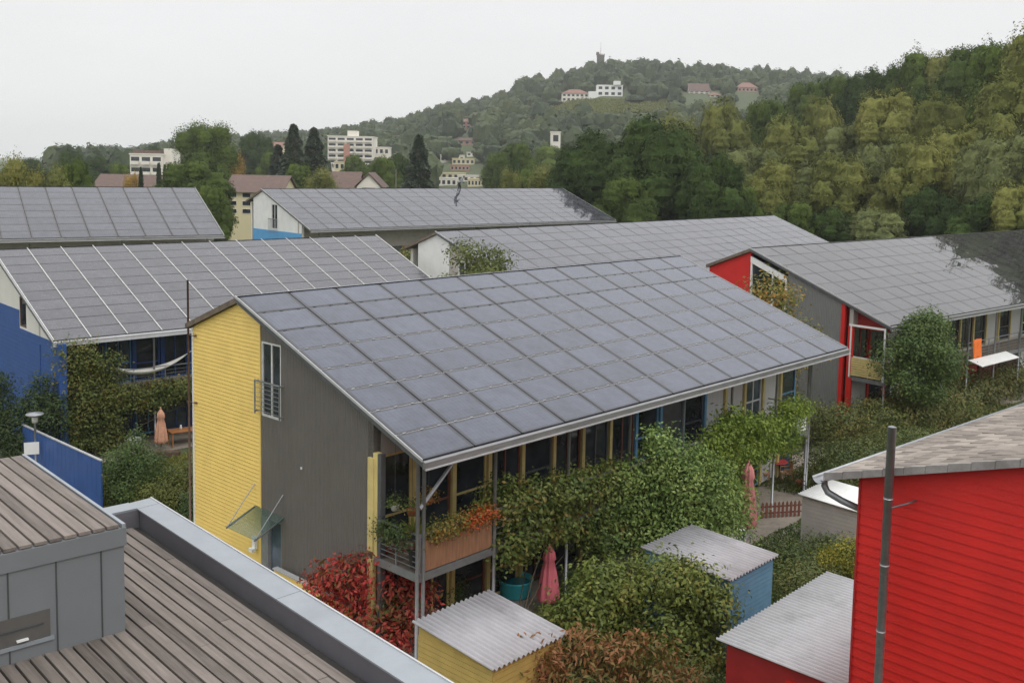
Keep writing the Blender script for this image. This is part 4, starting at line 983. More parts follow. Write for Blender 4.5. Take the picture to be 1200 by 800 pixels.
boxplant(1.65, 2.8, L_FLOW, 'flower box with vivid red blooms over the reed mat', out_=.12)
o = empty('flower_box', A.w(.12, -6.75, 3.55), A.root.rotation_euler.z, 'flower box with dark trailing leaves on the balcony side rail', 'flower box', 'flower boxes on the near balcony')
MB().box(-.1, .1, -1.45, 0, -.16, 0).build('box', BROWN, o); foliage('foliage', L_DARK, o, np.random.default_rng(5), [(-.05, -.2-k*.25, .05, .2, .2, .26) for k in range(5)], 1600, .075, per=8)
o = empty('spiky_plant', A.w(.25, -8.0, 3.7), 0, 'spiky yucca plant at the balcony corner', 'plant'); rg = random.Random(2); mb = MB()
for k in range(46):
    a = rg.random()*6.28; e = rg.uniform(.1, 1.4); l = rg.uniform(.35, .6); d = Vector((math.cos(a)*math.cos(e), math.sin(a)*math.cos(e), math.sin(e))); s_ = d.cross(Vector((0, 0, 1))).normalized()*.018
    mb.add([-s_, s_, d*l*.6+s_*.8+Vector((0, 0, .02)), d*l-Vector((0, 0, .06)), d*l*.6-s_*.8+Vector((0, 0, .02))], [(0, 1, 2, 3, 4)])
mb.build('foliage', L_YG, o); MB().lathe([(.1, -.9), (.14, -.6), (.13, 0)], (0, 0, 0), 12).build('pot', BLACKP, o)

# white box at right balcony etc.
tag(MB().box(-.5, .5, -.25, .25, 0, .5).box(-.52, .52, -.27, .27, .501, .53).build('storage_box', WHITE, None, False, A.w(14.5, -9.0, .02)), 'white storage box under the balcony by the creeper', 'box')
orng = M('orange cloth', (.75, .16, .02), .8, .15, 5)
me_ = MB(); fw_ = []
for i in range(9):
    for j in range(5): fw_.append((i*.14, -.02-.05*math.sin(i*1.3)-.02*j, -j*.3))
me_.add(fw_, [(i*5+j, (i+1)*5+j, (i+1)*5+j+1, i*5+j+1) for i in range(8) for j in range(4)])
oc = me_.build('orange_cloth', orng, None, True, Fh.w(9.7, -8.36, 3.95)); oc.rotation_euler = (0, 0, Fh.root.rotation_euler.z); oc.modifiers.new('t', 'SOLIDIFY').thickness = .015
tag(oc, 'bright orange cloth hung over the balcony rail of the right house', 'cloth')

# ------------------------------------------------------------------ near shrubs and trees
SEED = [100]
def shrub(name, label, cat, pos, blobs, n, size, mat, group=None, rz=0, stems=None, **kw):
    """pos: world foot; blobs relative to it"""
    SEED[0] += 1; rng = np.random.default_rng(SEED[0]); r = empty(name, pos, rz, label, cat, group)
    mb = MB(); st = stems or 5
    for i in range(st):
        b = blobs[rng.integers(len(blobs))]; a = rng.normal(0, .08, 2)
        mb.tube([(a[0], a[1], -.1), (b[0]*.4+a[0], b[1]*.4+a[1], b[2]*.5), (b[0], b[1], b[2])], [.035, .022, .008], 5)
    mb.build('trunk', BARK, r, True)
    foliage('crown', mat, r, rng, blobs, n, size, **kw); return r
def blobset(rng, n, rx, ry, z0, z1, lr, flat=.85, squash=1):
    out_ = []
    for i in range(n):
        a = i*2.4+rng.random(); f = math.sqrt((i+.5)/n)*.8; zz = z0+(z1-z0)*rng.random()*(1-.5*f*squash)
        l = lr*(.7+.6*rng.random()); out_.append((rx*f*math.cos(a), ry*f*math.sin(a), zz, l, l, l*flat))
    return out_
rg = np.random.default_rng(1)
# red shrub by the gable
q = gp(470, 735, 0.6); zt_ = zat(455, 655, q.y)
shrub('red_shrub', 'shrub with red autumn leaves below the near balcony', 'shrub', (q.x-.1, q.y, 0),
      [(-2.2, .1, 1.6, .45, .5, .45), (-1.7, .1, 2.0, .45, .45, .45), (-1.6, .1, 1.2, .55, .5, .5), (-1.1, 0, 1.8, .55, .5, .5), (-.7, 0, 2.5, .45, .45, .5), (-1.0, .3, 2.2, .45, .5, .45), (0, 0, 1.8, .65, .6, .6), (.5, .2, 2.2, .4, .4, .45), (.3, -.1, 1.1, .6, .6, .6), (-.6, -.3, 1.1, .6, .6, .6), (.65, .1, 1.6, .4, .4, .5), (-.25, .2, 2.6, .28, .28, .35), (.1, -.5, .6, .5, .5, .45)], 6500, .15, L_RED, per=8, spread=.17, fill=.3, droop=1.2, aspect=.42, stems=12)
# rose-like pink blossom near the shed corner
q = gp(492, 712, 1.2); shrub('pink_bush', 'small bush with pale pink blossoms beside the ochre shed', 'shrub', (q.x, q.y, 0), [(0, 0, 1.0, .28, .28, .35), (-.1, 0, 1.3, .18, .18, .2)], 700, .07, LEAF('pale pink blossom', [(0.158, 0.146, 0.053), (0.500, 0.200, 0.220), (0.700, 0.420, 0.450)]), per=7)
# bushy growth under the near balcony, right of it: balcony creeper
C1 = A.w(4.2, -8.2, 0)
bl = []
for k in range(15):
    x = k*.42; bl.append((x-1.0, rg.normal(0, .15), 3.45+rg.random()*.7-.05*k, .5, .45, .5)); bl.append((x-.8+rg.normal(0, .1), rg.normal(-.1, .15), (2.95 if 2 < k < 9 else 2.6)-.05*k, .5, .45, .45)); 
    if k > 9: bl.append((x-.8, rg.normal(-.1, .2), 1.7, .5, .5, .6))
shrub('creeper', 'dark leafy creeper with reddish tips climbing the middle house balconies', 'climbing plant', C1, bl, 19000, .13, L_VINE, rz=A.root.rotation_euler.z, per=9, fill=.4, stems=3)
# the big light-topped tree before the long facade
TX = gp(738, 690, 0)
def treeblobs(): return None
q = AW(9.4, 9.3)
shrub('fruit_tree', 'tall rounded fruit tree in front of the long glazed facade', 'tree', (q.x, q.y, 0),
      [(-1.6, 0, 1.9, 1.1, 1.0, 1.0), (-.6, .3, 2.6, 1.2, 1.1, 1.1), (.5, .1, 3.4, 1.05, 1.0, 1.0), (1.4, .2, 2.7, 1.2, 1.1, 1.1), (.2, .2, 4.2, .75, .75, .8), (-.9, 0, 3.4, .8, .8, .7), (2.1, .4, 1.9, 1.0, 1.0, 1.0), (.4, -.4, 1.7, 1.3, 1.1, 1.1), (1.1, .1, 3.9, .7, .7, .6), (-1.9, .4, 2.8, .7, .7, .7), (1.9, .3, 3.4, .6, .6, .55), (-.1, .1, 4.75, .35, .35, .5)], 26000, .115, LEAF('fruit tree leaves', [(0.068, 0.119, 0.026), (0.135, 0.210, 0.046), (0.243, 0.322, 0.084), (0.405, 0.462, 0.180)]), spread=.2, per=8, fill=.32, stems=9)
# creeper further right on the facade
C2 = A.w(13.6, -8.5, 0); bl = []
for k in range(15):
    x = k*.44; bl.append((x, rg.normal(0, .15), 3.6+.35*math.sin(k*.5)+rg.random()*.3-(0 if k > 3 else .2), .48, .4, .45)); bl.append((x, rg.normal(0, .15), 2.8, .5, .42, .55))
    if k < 6: bl.append((x, rg.normal(-.05, .15), 1.7, .5, .5, .7)); bl.append((x-.2, rg.normal(-.05, .15), .8, .5, .5, .6))
bl += [(6.6, 0, 3.6, .4, .3, .3), (7.2, 0, 3.75, .3, .3, .25)]
shrub('creeper', 'bright green creeper hanging from the right hand balconies of the middle house', 'climbing plant', C2, bl, 24000, .125, L_VG, rz=A.root.rotation_euler.z, per=9, fill=.4, stems=9)
# big shrub before the blue shed
q = AW(4.95, 12.25)
shrub('big_shrub', 'dense green and bronze shrub hiding the left side of the blue shed', 'shrub', (q.x, q.y, 0),
      [(-1.4, .3, 2.2, .6, .6, .5), (-2.3, .1, 1.1, .6, .6, .6), (-1.7, .1, 1.5, .7, .7, .7), (-1.0, .2, 1.9, .75, .7, .7), (-1.3, 0, 1.0, .8, .7, .8), (-.3, .2, 2.15, .8, .8, .7), (.4, .1, 2.3, .75, .75, .7), (1.1, .1, 2.15, .75, .75, .7), (1.55, 0, 1.6, .7, .7, .8), (.4, -.2, 1.0, 1.1, .9, .9), (1.3, -.1, .6, .8, .8, .6), (-.5, -.2, .6, .9, .8, .6), (1.05, .2, 2.35, .35, .35, .3), (-1.7, .1, .5, .5, .5, .5)], 17000, .125, LEAF('bronze green leaves', [(0.069, 0.096, 0.018), (0.125, 0.168, 0.030), (0.213, 0.240, 0.050), (0.325, 0.240, 0.060)]), per=8, fill=.5, stems=9, droop=.5)
# russet tree in the foreground, between the sheds
q = gp(690, 800, .9)
shrub('russet_cherry', 'young cherry tree with drooping russet leaves between two sheds', 'tree', (q.x-.1, q.y-.6, 0),
      [(-1.9, .1, 1.5, .35, .4, .4), (-1.3, .1, 1.75, .4, .4, .35), (-.7, .2, 1.6, .45, .5, .4), (-.1, .1, 2.05, .4, .45, .4), (.5, 0, 1.75, .45, .6, .4), (1.1, .1, 2.0, .4, .5, .35), (1.7, .2, 1.7, .4, .45, .4), (.1, -.2, 1.2, .7, .7, .5), (-1.0, -.1, 1.0, .6, .6, .5), (1.3, -.1, 1.2, .6, .6, .5), (-2.2, .1, 1.1, .3, .3, .35), (2.3, 0, 1.2, .45, .5, .4), (0, -.1, .6, 1.2, .7, .5), (-.4, .2, 2.35, .2, .2, .25)], 6200, .16, LEAF('russet and green leaves', [(.06, .085, .018), (.11, .13, .03), (.18, .13, .035), (.27, .11, .04), (.33, .14, .06)]), per=10, spread=.2, fill=.3, droop=1.6, stems=16, aspect=.36)
q = gp(800, 800, .6); shrub('low_bush', 'low olive bush at the bottom edge left of the red shed', 'shrub', (q.x, q.y-.2, 0), blobset(rg, 8, .9, .7, .3, .8, .5), 6000, .08, L_HEDGE, per=8)
# small green things around the pool
q = gp(640, 715, 0.2); shrub('garden_shrub', 'light green weeds between the pool and the ochre shed', 'plant', (q.x+.25, q.y-.9, 0), blobset(rg, 6, .6, .3, .2, .5, .24), 1800, .07, L_YG, per=7)
q = gp(690, 700, .3); shrub('garden_shrub', 'leafy green bush between the pink parasol and the big shrub', 'shrub', (q.x, q.y, 0), blobset(rg, 8, .8, .6, .4, 1.1, .45), 5500, .08, L_MID, per=7)
for (px, py, lb, mt) in ((575, 678, 'dark pot plant beneath the near balcony by the ochre shed', L_DARK), (556, 668, 'leafy pot plant beneath the near balcony beside the yellow post', L_MID), (530, 700, 'potted plant below the balcony edge left of the dark one', L_MID)):
    q = gp(px, py+20, 0); r = empty('potted_plant', (q.x, q.y, .03), 0, lb, 'potted plant', 'pot plants on the near terrace')
    MB().lathe([(.13, 0), (.19, .32), (.20, .34), (.16, .30)], (0, 0, 0), 14).build('pot', TERRA, r, True); foliage('foliage', mt, r, np.random.default_rng(px), [(0, 0, .6, .28, .28, .35), (0.1, 0, .95, .2, .2, .25)], 900, .08, per=7)
# right gardens
q = gp(945, 650, .8); shrub('garden_shrub', 'green shrub right of the faded pink parasol', 'shrub', (q.x, q.y, 0), blobset(rg, 12, 1.8, 1.2, .3, 1.0, .7), 13000, .085, L_HEDGE, per=8)
q = gp(962, 655, .8); shrub('goldenrod', 'bush with yellow flowers next to the red house corner', 'shrub', (q.x+.6, q.y-1.0, 0), [(0, 0, 1.3, .7, .6, .5), (-.4, .1, 1.0, .6, .5, .5), (.5, 0, 1.5, .6, .5, .45), (0, 0, .6, .9, .8, .6)], 8000, .075, LEAF('yellow flowering leaves', [(0.079, 0.110, 0.021), (0.185, 0.195, 0.026), (0.320, 0.280, 0.030), (0.450, 0.380, 0.040)]), per=8)
q = gp(955, 705, .4); shrub('garden_shrub', 'olive brown shrub above the pale roof of the red shed', 'shrub', (q.x, q.y, 0), blobset(rg, 12, 1.8, 1.3, .3, 1.0, .7), 13000, .085, L_HEDGE, per=8)
q = gp(905, 720, .3); shrub('garden_shrub', 'low dark shrub between the blue shed and the red shed', 'shrub', (q.x+.3, q.y, 0), blobset(rg, 6, .8, .7, .2, .6, .5), 4000, .08, L_MID, per=8)
# hedges
def hedge(p0, p1, wid, hgt, n, label, mat=L_HEDGE, size=.10):
    SEED[0] += 1; rng = np.random.default_rng(SEED[0]); d = p1-p0; L_ = d.length; r = empty('hedge', (p0.x, p0.y, H(p0.x, p0.y)), math.atan2(d.y, d.x), label, 'hedge', 'garden hedges')
    st = MB(); k = 0
    while k*.8 < L_: st.tube([(k*.8, 0, -.1), (k*.8, .05, hgt*.8)], [.03, .01], 5); k += 1
    st.build('trunk', BARK, r)
    nb = int(L_/.55)+1; bl_ = []
    for i in range(nb):
        x = L_*(i+.5)/nb
        for zz in (.28, .72): bl_.append((x, rng.normal(0, .12), hgt*zz+rng.normal(0, .06), .5, wid*.5, hgt*.33+rng.random()*.1))
    foliage('crown', mat, r, rng, bl_, n, size, per=9, fill=.55); return r
hedge(gp(952, 580, 0), gp(1092, 545, 0), 2.6, 1.75, 26000, 'near clipped hedge running right from the steel posts')
hedge(gp(952, 525, 0), gp(1130, 500, 0), 3.0, 1.8, 22000, 'dark hedge behind the near one, below the round tree', L_HEDGE, .13)
hedge(gp(1040, 500, 0), gp(1215, 452, 0), 3.0, 1.6, 20000, 'far hedge with a few yellow leaves before the terrace of the right house', LEAF('far hedge leaves', [(.05, .07, .02), (.09, .115, .03), (.15, .15, .04), (.22, .15, .05)]), .14)
# round tree right
q = gp(1075, 512, 0); rt3 = make_tree('round_tree', 61, 6.9, 2.15, L_MID, 24000, .13, low=.2, lobes=17, lobe_r=.38, tr=.13, per=10, taper=.55)
rt3.location = (q.x, q.y, 0); tag(rt3, 'round green tree standing before the balcony of the right house', 'tree')
# orange tipped tree before F gable
q = A.w(25.5, .4, 0); zz = 6.5
tt_ = make_tree('autumn_tree', 62, 6.4, 1.9, LEAF('green to orange leaves', [(0.079, 0.110, 0.021), (0.158, 0.171, 0.032), (0.317, 0.183, 0.032), (0.380, 0.150, 0.030)]), 14000, .13, low=.2, lobes=11, tr=.1, per=9)
tt_.location = (xat(887, 330, 49.5), 49.5, 0); tt_.scale = (1.4, 1.4, 1.32); tag(tt_, 'tree with orange tipped leaves before the red and grey gable', 'tree')
# tree before E gable
tt_ = make_tree('garden_tree', 63, 9.3, 2.1, LEAF('yellowish garden tree leaves', [(.06, .08, .018), (.10, .125, .025), (.17, .18, .035)]), 14000, .15, low=.25, lobes=12, tr=.12, per=9); tt_.location = (xat(566, 300, 54), 54, 0); tt_.scale = (1.12, 1.12, (zat(566, 277, 54)+.2)/9.3); tag(tt_, 'yellow green tree beside the white gable behind the middle roof', 'tree')
qq = gp(500, 300, 5.5); shrub('garden_shrub', 'small bush between the white gable and the striped roof', 'shrub', (qq.x+.6, qq.y, 0), [(0, 0, 2.5, 1.2, 1.2, 1.5), (-1, 0, 3.6, 1.2, 1.2, 1.6), (-2.4, 1, 4.6, 1.2, 1.2, 1.4), (.3, 0, 1, 1.3, 1.2, 1)], 7000, .17, L_YG)
# left gardens
q = B.w(1.6, -8.6, 0); bl = []
for k in range(16):
    x = -1.0+k*.48; z1 = 5.0 if k < 3 else 3.5
    bl.append((x, rg.normal(-.1, .15), 2.65+rg.random()*.2, .5, .4, .36)); bl.append((x, rg.normal(-.1, .15), 2.1+rg.random()*.3, .5, .4, .42))
    if k < 5: bl += [(x, 0, 4.2, .42, .4, .5), (x, 0, 1.7, .5, .45, .6), (x, 0, .8, .5, .5, .6)]
    if k < 3: bl.append((x-.1, 0, 4.9, .4, .35, .5))
    if k < 5: bl.append((x, 0, 3.4, .5, .4, .5))
shrub('creeper', 'creeper with a few yellow leaves draped along the balcony of the blue house', 'climbing plant', q, bl, 24000, .12, LEAF('green vine leaves', [(.035, .055, .014), (.07, .10, .022), (.13, .16, .035), (.22, .17, .04)]), rz=B.root.rotation_euler.z, per=9, fill=.4, stems=8)
q = gp(145, 592, 0); shrub('garden_shrub', 'dense dark green shrub at the right end of the blue fence', 'shrub', (q.x+.3, q.y, 0), [(0, 0, .9, 1.0, .9, .9), (.5, .2, 1.5, .8, .8, .7), (-.6, .1, 1.6, .6, .6, .6), (.1, 0, 2.0, .5, .5, .6), (1.3, .3, .7, .8, .8, .7), (-.4, 0, .6, .7, .7, .6), (.1, .5, 2.5, .25, .25, .5)], 16000, .085, L_MID, per=8, stems=8)
q = gp(205, 600, 0); shrub('garden_shrub', 'grassy green shrub between the fence end and the yellow wall', 'shrub', (q.x+.1, q.y, 0), [(0, 0, .7, 1.0, .9, .8), (.5, .4, 1.2, .7, .7, .7), (-.8, .1, .6, .8, .8, .6), (.6, .9, 1.0, .8, .8, .8), (.2, 1.5, .6, .9, .9, .6)], 13000, .085, L_YG, per=8)
q = gp(250, 640, 0); shrub('garden_shrub', 'low green plants along the foot of the yellow wall', 'plant', (q.x-.4, q.y+.6, 0), [(-.6, .9, .5, .5, .5, .5), (0, .4, .6, .5, .4, .6), (.5, -.1, .6, .45, .4, .55), (.9, -.6, .4, .4, .4, .4), (-.9, 1.4, .7, .5, .5, .6)], 7000, .075, L_MID, per=8)
q = gp(20, 545, 0); shrub('dark_tree', 'dark leafy tree before the blue wall at the left edge', 'tree', (q.x+.2, q.y, 0), [(0, 0, 1.6, 1.1, 1, 1.1), (.7, 0, 2.6, .7, .7, .7), (1.2, 0, 1.8, .8, .8, .8), (-1.2, 0, 2.6, .9, .9, 1.0), (.9, .1, 3.4, .4, .4, .6), (-1.6, .2, 1.5, 1.0, 1, 1), (.3, 0, .8, 1.1, 1, .8), (-.9, 0, 3.6, .35, .35, .5), (1.6, 0, 2.7, .4, .4, .4)], 19000, .11, L_DARK, per=9, stems=8)
q = gp(108, 522, 0); shrub('flowering_bush', 'small bush with scarlet flowers behind the blue fence', 'shrub', (q.x+.3, q.y-.6, 0), [(0, 0, .9, .6, .5, .5), (.4, 0, .5, .5, .5, .5), (-.3, 0, 1.3, .35, .35, .35)], 1600, .09, L_RED, per=7)

# low ground cover in the visible gardens
rngc = np.random.default_rng(9)
def cover(name, poly_c, rx, ry, rz, n, mat, size=.09):
    a = rngc.random((n, 2))*2-1; x = poly_c.x+(a[:, 0]*rx*math.cos(rz)-a[:, 1]*ry*math.sin(rz)); y = poly_c.y+(a[:, 0]*rx*math.sin(rz)+a[:, 1]*ry*math.cos(rz))
    z = size*.4+rngc.random(n)*size*1.2*(1+np.sin(x*1.9)*np.cos(y*1.6))
    P = np.stack([x, y, z], 1); t = rngc.normal(size=(n, 3)); t[:, 2] = np.abs(t[:, 2])*1.5; t /= np.linalg.norm(t, axis=1)[:, None]
    b = np.cross(t, rngc.normal(size=(n, 3))); b /= np.linalg.norm(b, axis=1)[:, None]; s = size*(.6+rngc.random(n))[:, None]
    V = np.stack([P-t*s*.6, P+b*s*.2, P+t*s*.8, P-b*s*.2], 1).reshape(-1, 3)
    return tag(fast_mesh(name, V, quads(V), mat), 'patchy green ground cover and grass in the gardens', 'ground cover', kind='stuff')
cover('grass', gp(200, 565, 0), 5.5, 3.0, A.root.rotation_euler.z, 30000, L_YG)
cover('grass', A.w(12, -12.3, 0), 13, 2.6, A.root.rotation_euler.z, 50000, L_MID)
cover('grass', A.w(33, -9.5, 0), 12, 3.0, A.root.rotation_euler.z, 30000, L_HEDGE, .12)

# ------------------------------------------------------------------ trees behind: one of each kind, then copies
protos = {}
T_DARK = LEAF('dark tree leaves', [(0.028, 0.049, 0.013), (0.059, 0.092, 0.020), (0.118, 0.160, 0.033)], ns=.16, lv=.2, trans=.08, rough=.85, spec=.12)
T_MID = LEAF('green tree leaves', [(0.054, 0.081, 0.018), (0.106, 0.147, 0.027), (0.190, 0.226, 0.046)], ns=.16, lv=.2, trans=.08, rough=.85, spec=.12)
T_OLIVE = LEAF('olive tree leaves', [(0.122, 0.136, 0.034), (0.216, 0.217, 0.058), (0.331, 0.294, 0.079)], ns=.13, lv=.2, trans=.08, rough=.85, spec=.12)
T_OLIVE2 = LEAF('greyish olive tree leaves', [(0.106, 0.125, 0.046), (0.184, 0.204, 0.073), (0.269, 0.265, 0.097)], ns=.13, lv=.2, trans=.08, rough=.85, spec=.12)
TK = dict(core=.80, fill=.86, nn=.28)
protos['dark'] = make_tree('broadleaf_tree', 11, 17, 8, T_DARK, 34000, .36, low=.08, lobes=20, lobe_r=.36, per=10, spread=.26, **TK)
protos['mid'] = make_tree('broadleaf_tree', 12, 15, 6.5, T_MID, 24000, .34, low=.1, lobes=15, lobe_r=.40, per=10, spread=.25, **TK)
protos['olive'] = make_tree('willow_tree', 13, 16, 7.5, T_OLIVE, 30000, .34, low=.06, lobes=15, lobe_r=.40, per=12, droop=.8, up=.5, spread=.24, **TK)
protos['olive2'] = make_tree('willow_tree', 14, 16, 7.5, T_OLIVE2, 30000, .34, low=.06, lobes=13, lobe_r=.43, per=12, droop=.8, up=.5, spread=.24, **TK)
protos['yg'] = make_tree('birch_tree', 15, 14, 5, L_YG, 13000, .30, low=.1, lobes=15, lobe_r=.36, per=9, core=.7, fill=.7)
protos['aut'] = make_tree('autumn_tree', 16, 11, 4, L_AUT, 8000, .30, low=.15, lobes=12, per=9, core=.7, fill=.7)
protos['big'] = make_tree('broadleaf_tree', 17, 24, 9.5, T_MID, 30000, .45, low=.2, lobes=18, lobe_r=.33, per=10, core=.8, fill=.8)
protos['fir'] = make_conifer('conifer_tree', 18, 20, 5, L_FIR, 13000, .8)
protos['cyp'] = make_conifer('cypress_tree', 19, 13, 1.7, L_FIR, 5000, .45, slim=True)
DIM = {'dark': (17, 8), 'mid': (15, 6.5), 'olive': (16, 7.5), 'olive2': (16, 7.5), 'yg': (14, 5), 'aut': (11, 4), 'big': (24, 9.5), 'fir': (20, 5), 'cyp': (13, 1.7)}
used = set(); rt_rng = random.Random(5)
def put(kind, x, y, hgt, rad, label, group=None, base=None):
    o = protos[kind] if kind not in used else copy_tree(protos[kind]); used.add(kind)
    h0, r0_ = DIM[kind]; z = H(x, y) if base is None else base
    o.location = (x, y, z-.2); o.rotation_euler = (0, 0, rt_rng.random()*6.28); o.scale = (rad/r0_, rad/r0_*rt_rng.uniform(.92, 1.08), hgt/h0)
    tag(o, label, 'tree', group); return o
def put_px(kind, px, py_top, Y, wpx, label, group=None, minh=4):
    x = xat(px, py_top, Y); z = zat(px, py_top, Y); g = H(x, Y); put(kind, x, Y, max(minh, z-g+.4), wpx/2/1200*Y*1.0, label, group)
GT = 'trees beyond the solar rows'
tl = [  # kind, px, top y, depth, width px, label
 ('big', 243, 138, 215, 72, 'tallest round tree at the left, above the yellow block'),
 ('mid', 228, 186, 150, 80, 'dark round tree in front of the tallest left tree'),
 ('fir', 222, 232, 118, 26, 'small bluish conifer at the end of the far left roof'),
 ('mid', 249, 215, 128, 44, 'leafy tree beside the yellow apartment block wall'),
 ('aut', 276, 176, 240, 22, 'golden tree right of the tallest left tree'),
 ('aut', 155, 200, 190, 22, 'orange yellow tree before the left brown roof'),
 ('mid', -45, 176, 120, 80, 'green tree just beyond the left edge behind the far roof'),
 ('dark', -130, 178, 150, 90, 'dark tree farther out beyond the left edge'),
 ('dark', 30, 184, 280, 60, 'distant dark tree behind the leftmost birch'),
 ('yg', 22, 172, 100, 60, 'pale birch at the left edge behind the far roof'),
 ('yg', 62, 184, 102, 50, 'second pale birch from the left edge'),
 ('mid', 90, 184, 110, 46, 'green tree right of the two pale birches'),
 ('dark', 82, 174, 260, 40, 'far dark tree behind the pale birches'),
 ('dark', 112, 180, 300, 36, 'far dark tree left of the terraced white block'),
 ('mid', 140, 190, 230, 30, 'green tree left of the terraced white block'),
 ('cyp', 165, 197, 165, 10, 'thin cypress before the left brown roof'),
 ('cyp', 186, 192, 165, 10, 'thin cypress right of its neighbour by the brown roof'),
 ('cyp', 193, 194, 170, 9, 'slender cypress before the terraced white block'),
 ('dark', 178, 170, 330, 44, 'broad dark tree behind the terraced white block'),
 ('dark', 300, 152, 330, 48, 'dark tree on the slope right of the tallest left tree'),
 ('mid', 318, 176, 280, 36, 'green tree above the brown roofed yellow block'),
 ('fir', 344, 146, 230, 50, 'tall dark conifer left of the white apartment block'),
 ('fir', 368, 150, 235, 50, 'tall dark conifer touching the white apartment block'),
 ('fir', 326, 170, 240, 40, 'shorter conifer left of the two tall ones'),
 ('mid', 352, 190, 190, 40, 'round tree beneath the tall dark conifers'),
 ('yg', 378, 190, 165, 44, 'yellow green round tree before the far white gable roof'),
 ('mid', 416, 180, 300, 30, 'green tree before the foot of the white apartment block'),
 ('mid', 448, 182, 215, 40, 'green tree right of the white apartment block'),
 ('dark', 468, 178, 230, 36, 'dark tree left of the broad conifer'),
 ('fir', 491, 158, 200, 50, 'broad dark conifer left of the terraced hillside houses'),
 ('mid', 588, 176, 280, 40, 'green tree right of the terraced hillside houses'),
 ('dark', 600, 182, 210, 36, 'dark tree right of the terraced hillside houses'),
 ('mid', 606, 165, 240, 50, 'tall green tree above the right end of the far roof'),
 ('yg', 600, 190, 160, 34, 'small bright green tree just over the far roof'),
 ('mid', 648, 169, 330, 60, 'round green tree below the white flat roofed house'),
 ('yg', 640, 186, 150, 50, 'yellowish tree left of the large dark tree'),
 ('mid', 622, 196, 170, 40, 'low green tree over the right part of the far roof'),
 ('dark', 702, 148, 131, 115, 'left half crown of the large dark tree mass'),
 ('dark', 770, 131, 127, 130, 'largest dark green tree behind the middle solar roofs'),
 ('dark', 838, 175, 118, 90, 'right shoulder of the large dark tree mass'),
 ('mid', 735, 205, 120, 70, 'lower green tree beneath the largest dark tree'),
 ('yg', 800, 122, 190, 70, 'yellow green tree above the largest dark tree'),
 ('olive', 850, 118, 185, 70, 'olive tree with yellow tips right of the largest dark tree'),
 ('mid', 900, 112, 190, 60, 'green tree under the pink villa on the hill'),
]
for k_, px, py, Y, wp, lb in tl: put_px(k_, px, py, Y, wp, lb, GT)
# wooded hillside on the right: individual trees, three tiers with the picture's outline
GH = 'trees on the wooded slope at the right'
sl = [  # top tier
 ('olive2', 905, 108, 215, 60), ('mid', 945, 92, 230, 55), ('mid', 978, 86, 225, 50), ('dark', 1018, 76, 205, 60), ('dark', 1048, 72, 190, 50), ('mid', 1080, 58, 185, 70), ('olive', 1110, 62, 180, 50), ('mid', 1140, 48, 170, 70), ('mid', 1175, 44, 140, 80), ('olive', 1222, 36, 124, 110), ('mid', 1275, 22, 122, 110), ('dark', 1345, 5, 120, 120), ('mid', 1430, 0, 118, 130), ('olive', 1530, 0, 112, 140), ('mid', 1640, 0, 105, 140),
 # second tier
 ('olive2', 880, 158, 150, 70), ('olive', 925, 140, 160, 70), ('olive', 965, 118, 165, 60), ('olive2', 1000, 128, 150, 64), ('olive', 1045, 108, 145, 80), ('dark', 1090, 100, 150, 60), ('olive', 1100, 115, 135, 70), ('dark', 1140, 120, 140, 60), ('olive', 1195, 92, 120, 100), ('olive2', 1160, 175, 118, 60), ('olive2', 1270, 100, 120, 110), ('mid', 1340, 90, 120, 110), ('olive', 1420, 80, 115, 110),
 # third tier
 ('mid', 868, 215, 118, 50), ('olive', 905, 190, 122, 70), ('olive2', 945, 180, 125, 70), ('olive', 985, 185, 120, 80), ('dark', 1010, 200, 122, 60), ('olive2', 1040, 150, 125, 80), ('olive', 1080, 165, 115, 80), ('dark', 1090, 215, 108, 70), ('olive', 1130, 150, 118, 80), ('olive2', 1170, 140, 108, 80), ('olive2', 1215, 135, 104, 90), ('olive', 1290, 140, 100, 100), ('mid', 930, 235, 112, 60), ('dark', 975, 240, 110, 60), ('olive2', 1030, 235, 108, 70), ('dark', 1150, 225, 102, 70), ('olive', 1200, 215, 98, 70), ('dark', 1370, 150, 98, 110)]
side = ['leftmost', 'left', 'middle', 'right', 'far right']
words = {'mid': 'green', 'dark': 'dark green', 'olive': 'olive', 'olive2': 'grey green'}
for i, (k_, px, py, Y, wp) in enumerate(sl):
    tier = 'skyline' if i < 15 else ('middle tier' if i < 28 else 'lowest tier')
    nth = i if i < 15 else (i-15 if i < 28 else i-28)
    ordn = ['first', 'second', 'third', 'fourth', 'fifth', 'sixth', 'seventh', 'eighth', 'ninth', 'tenth', 'eleventh', 'twelfth', 'thirteenth', 'fourteenth', 'fifteenth', 'sixteenth', 'seventeenth', 'eighteenth', 'nineteenth'][nth]
    put_px(k_, px, py, Y, wp*1.15, f'{words[k_]} tree in the {tier} of the wooded slope, {ordn} along it', GH)

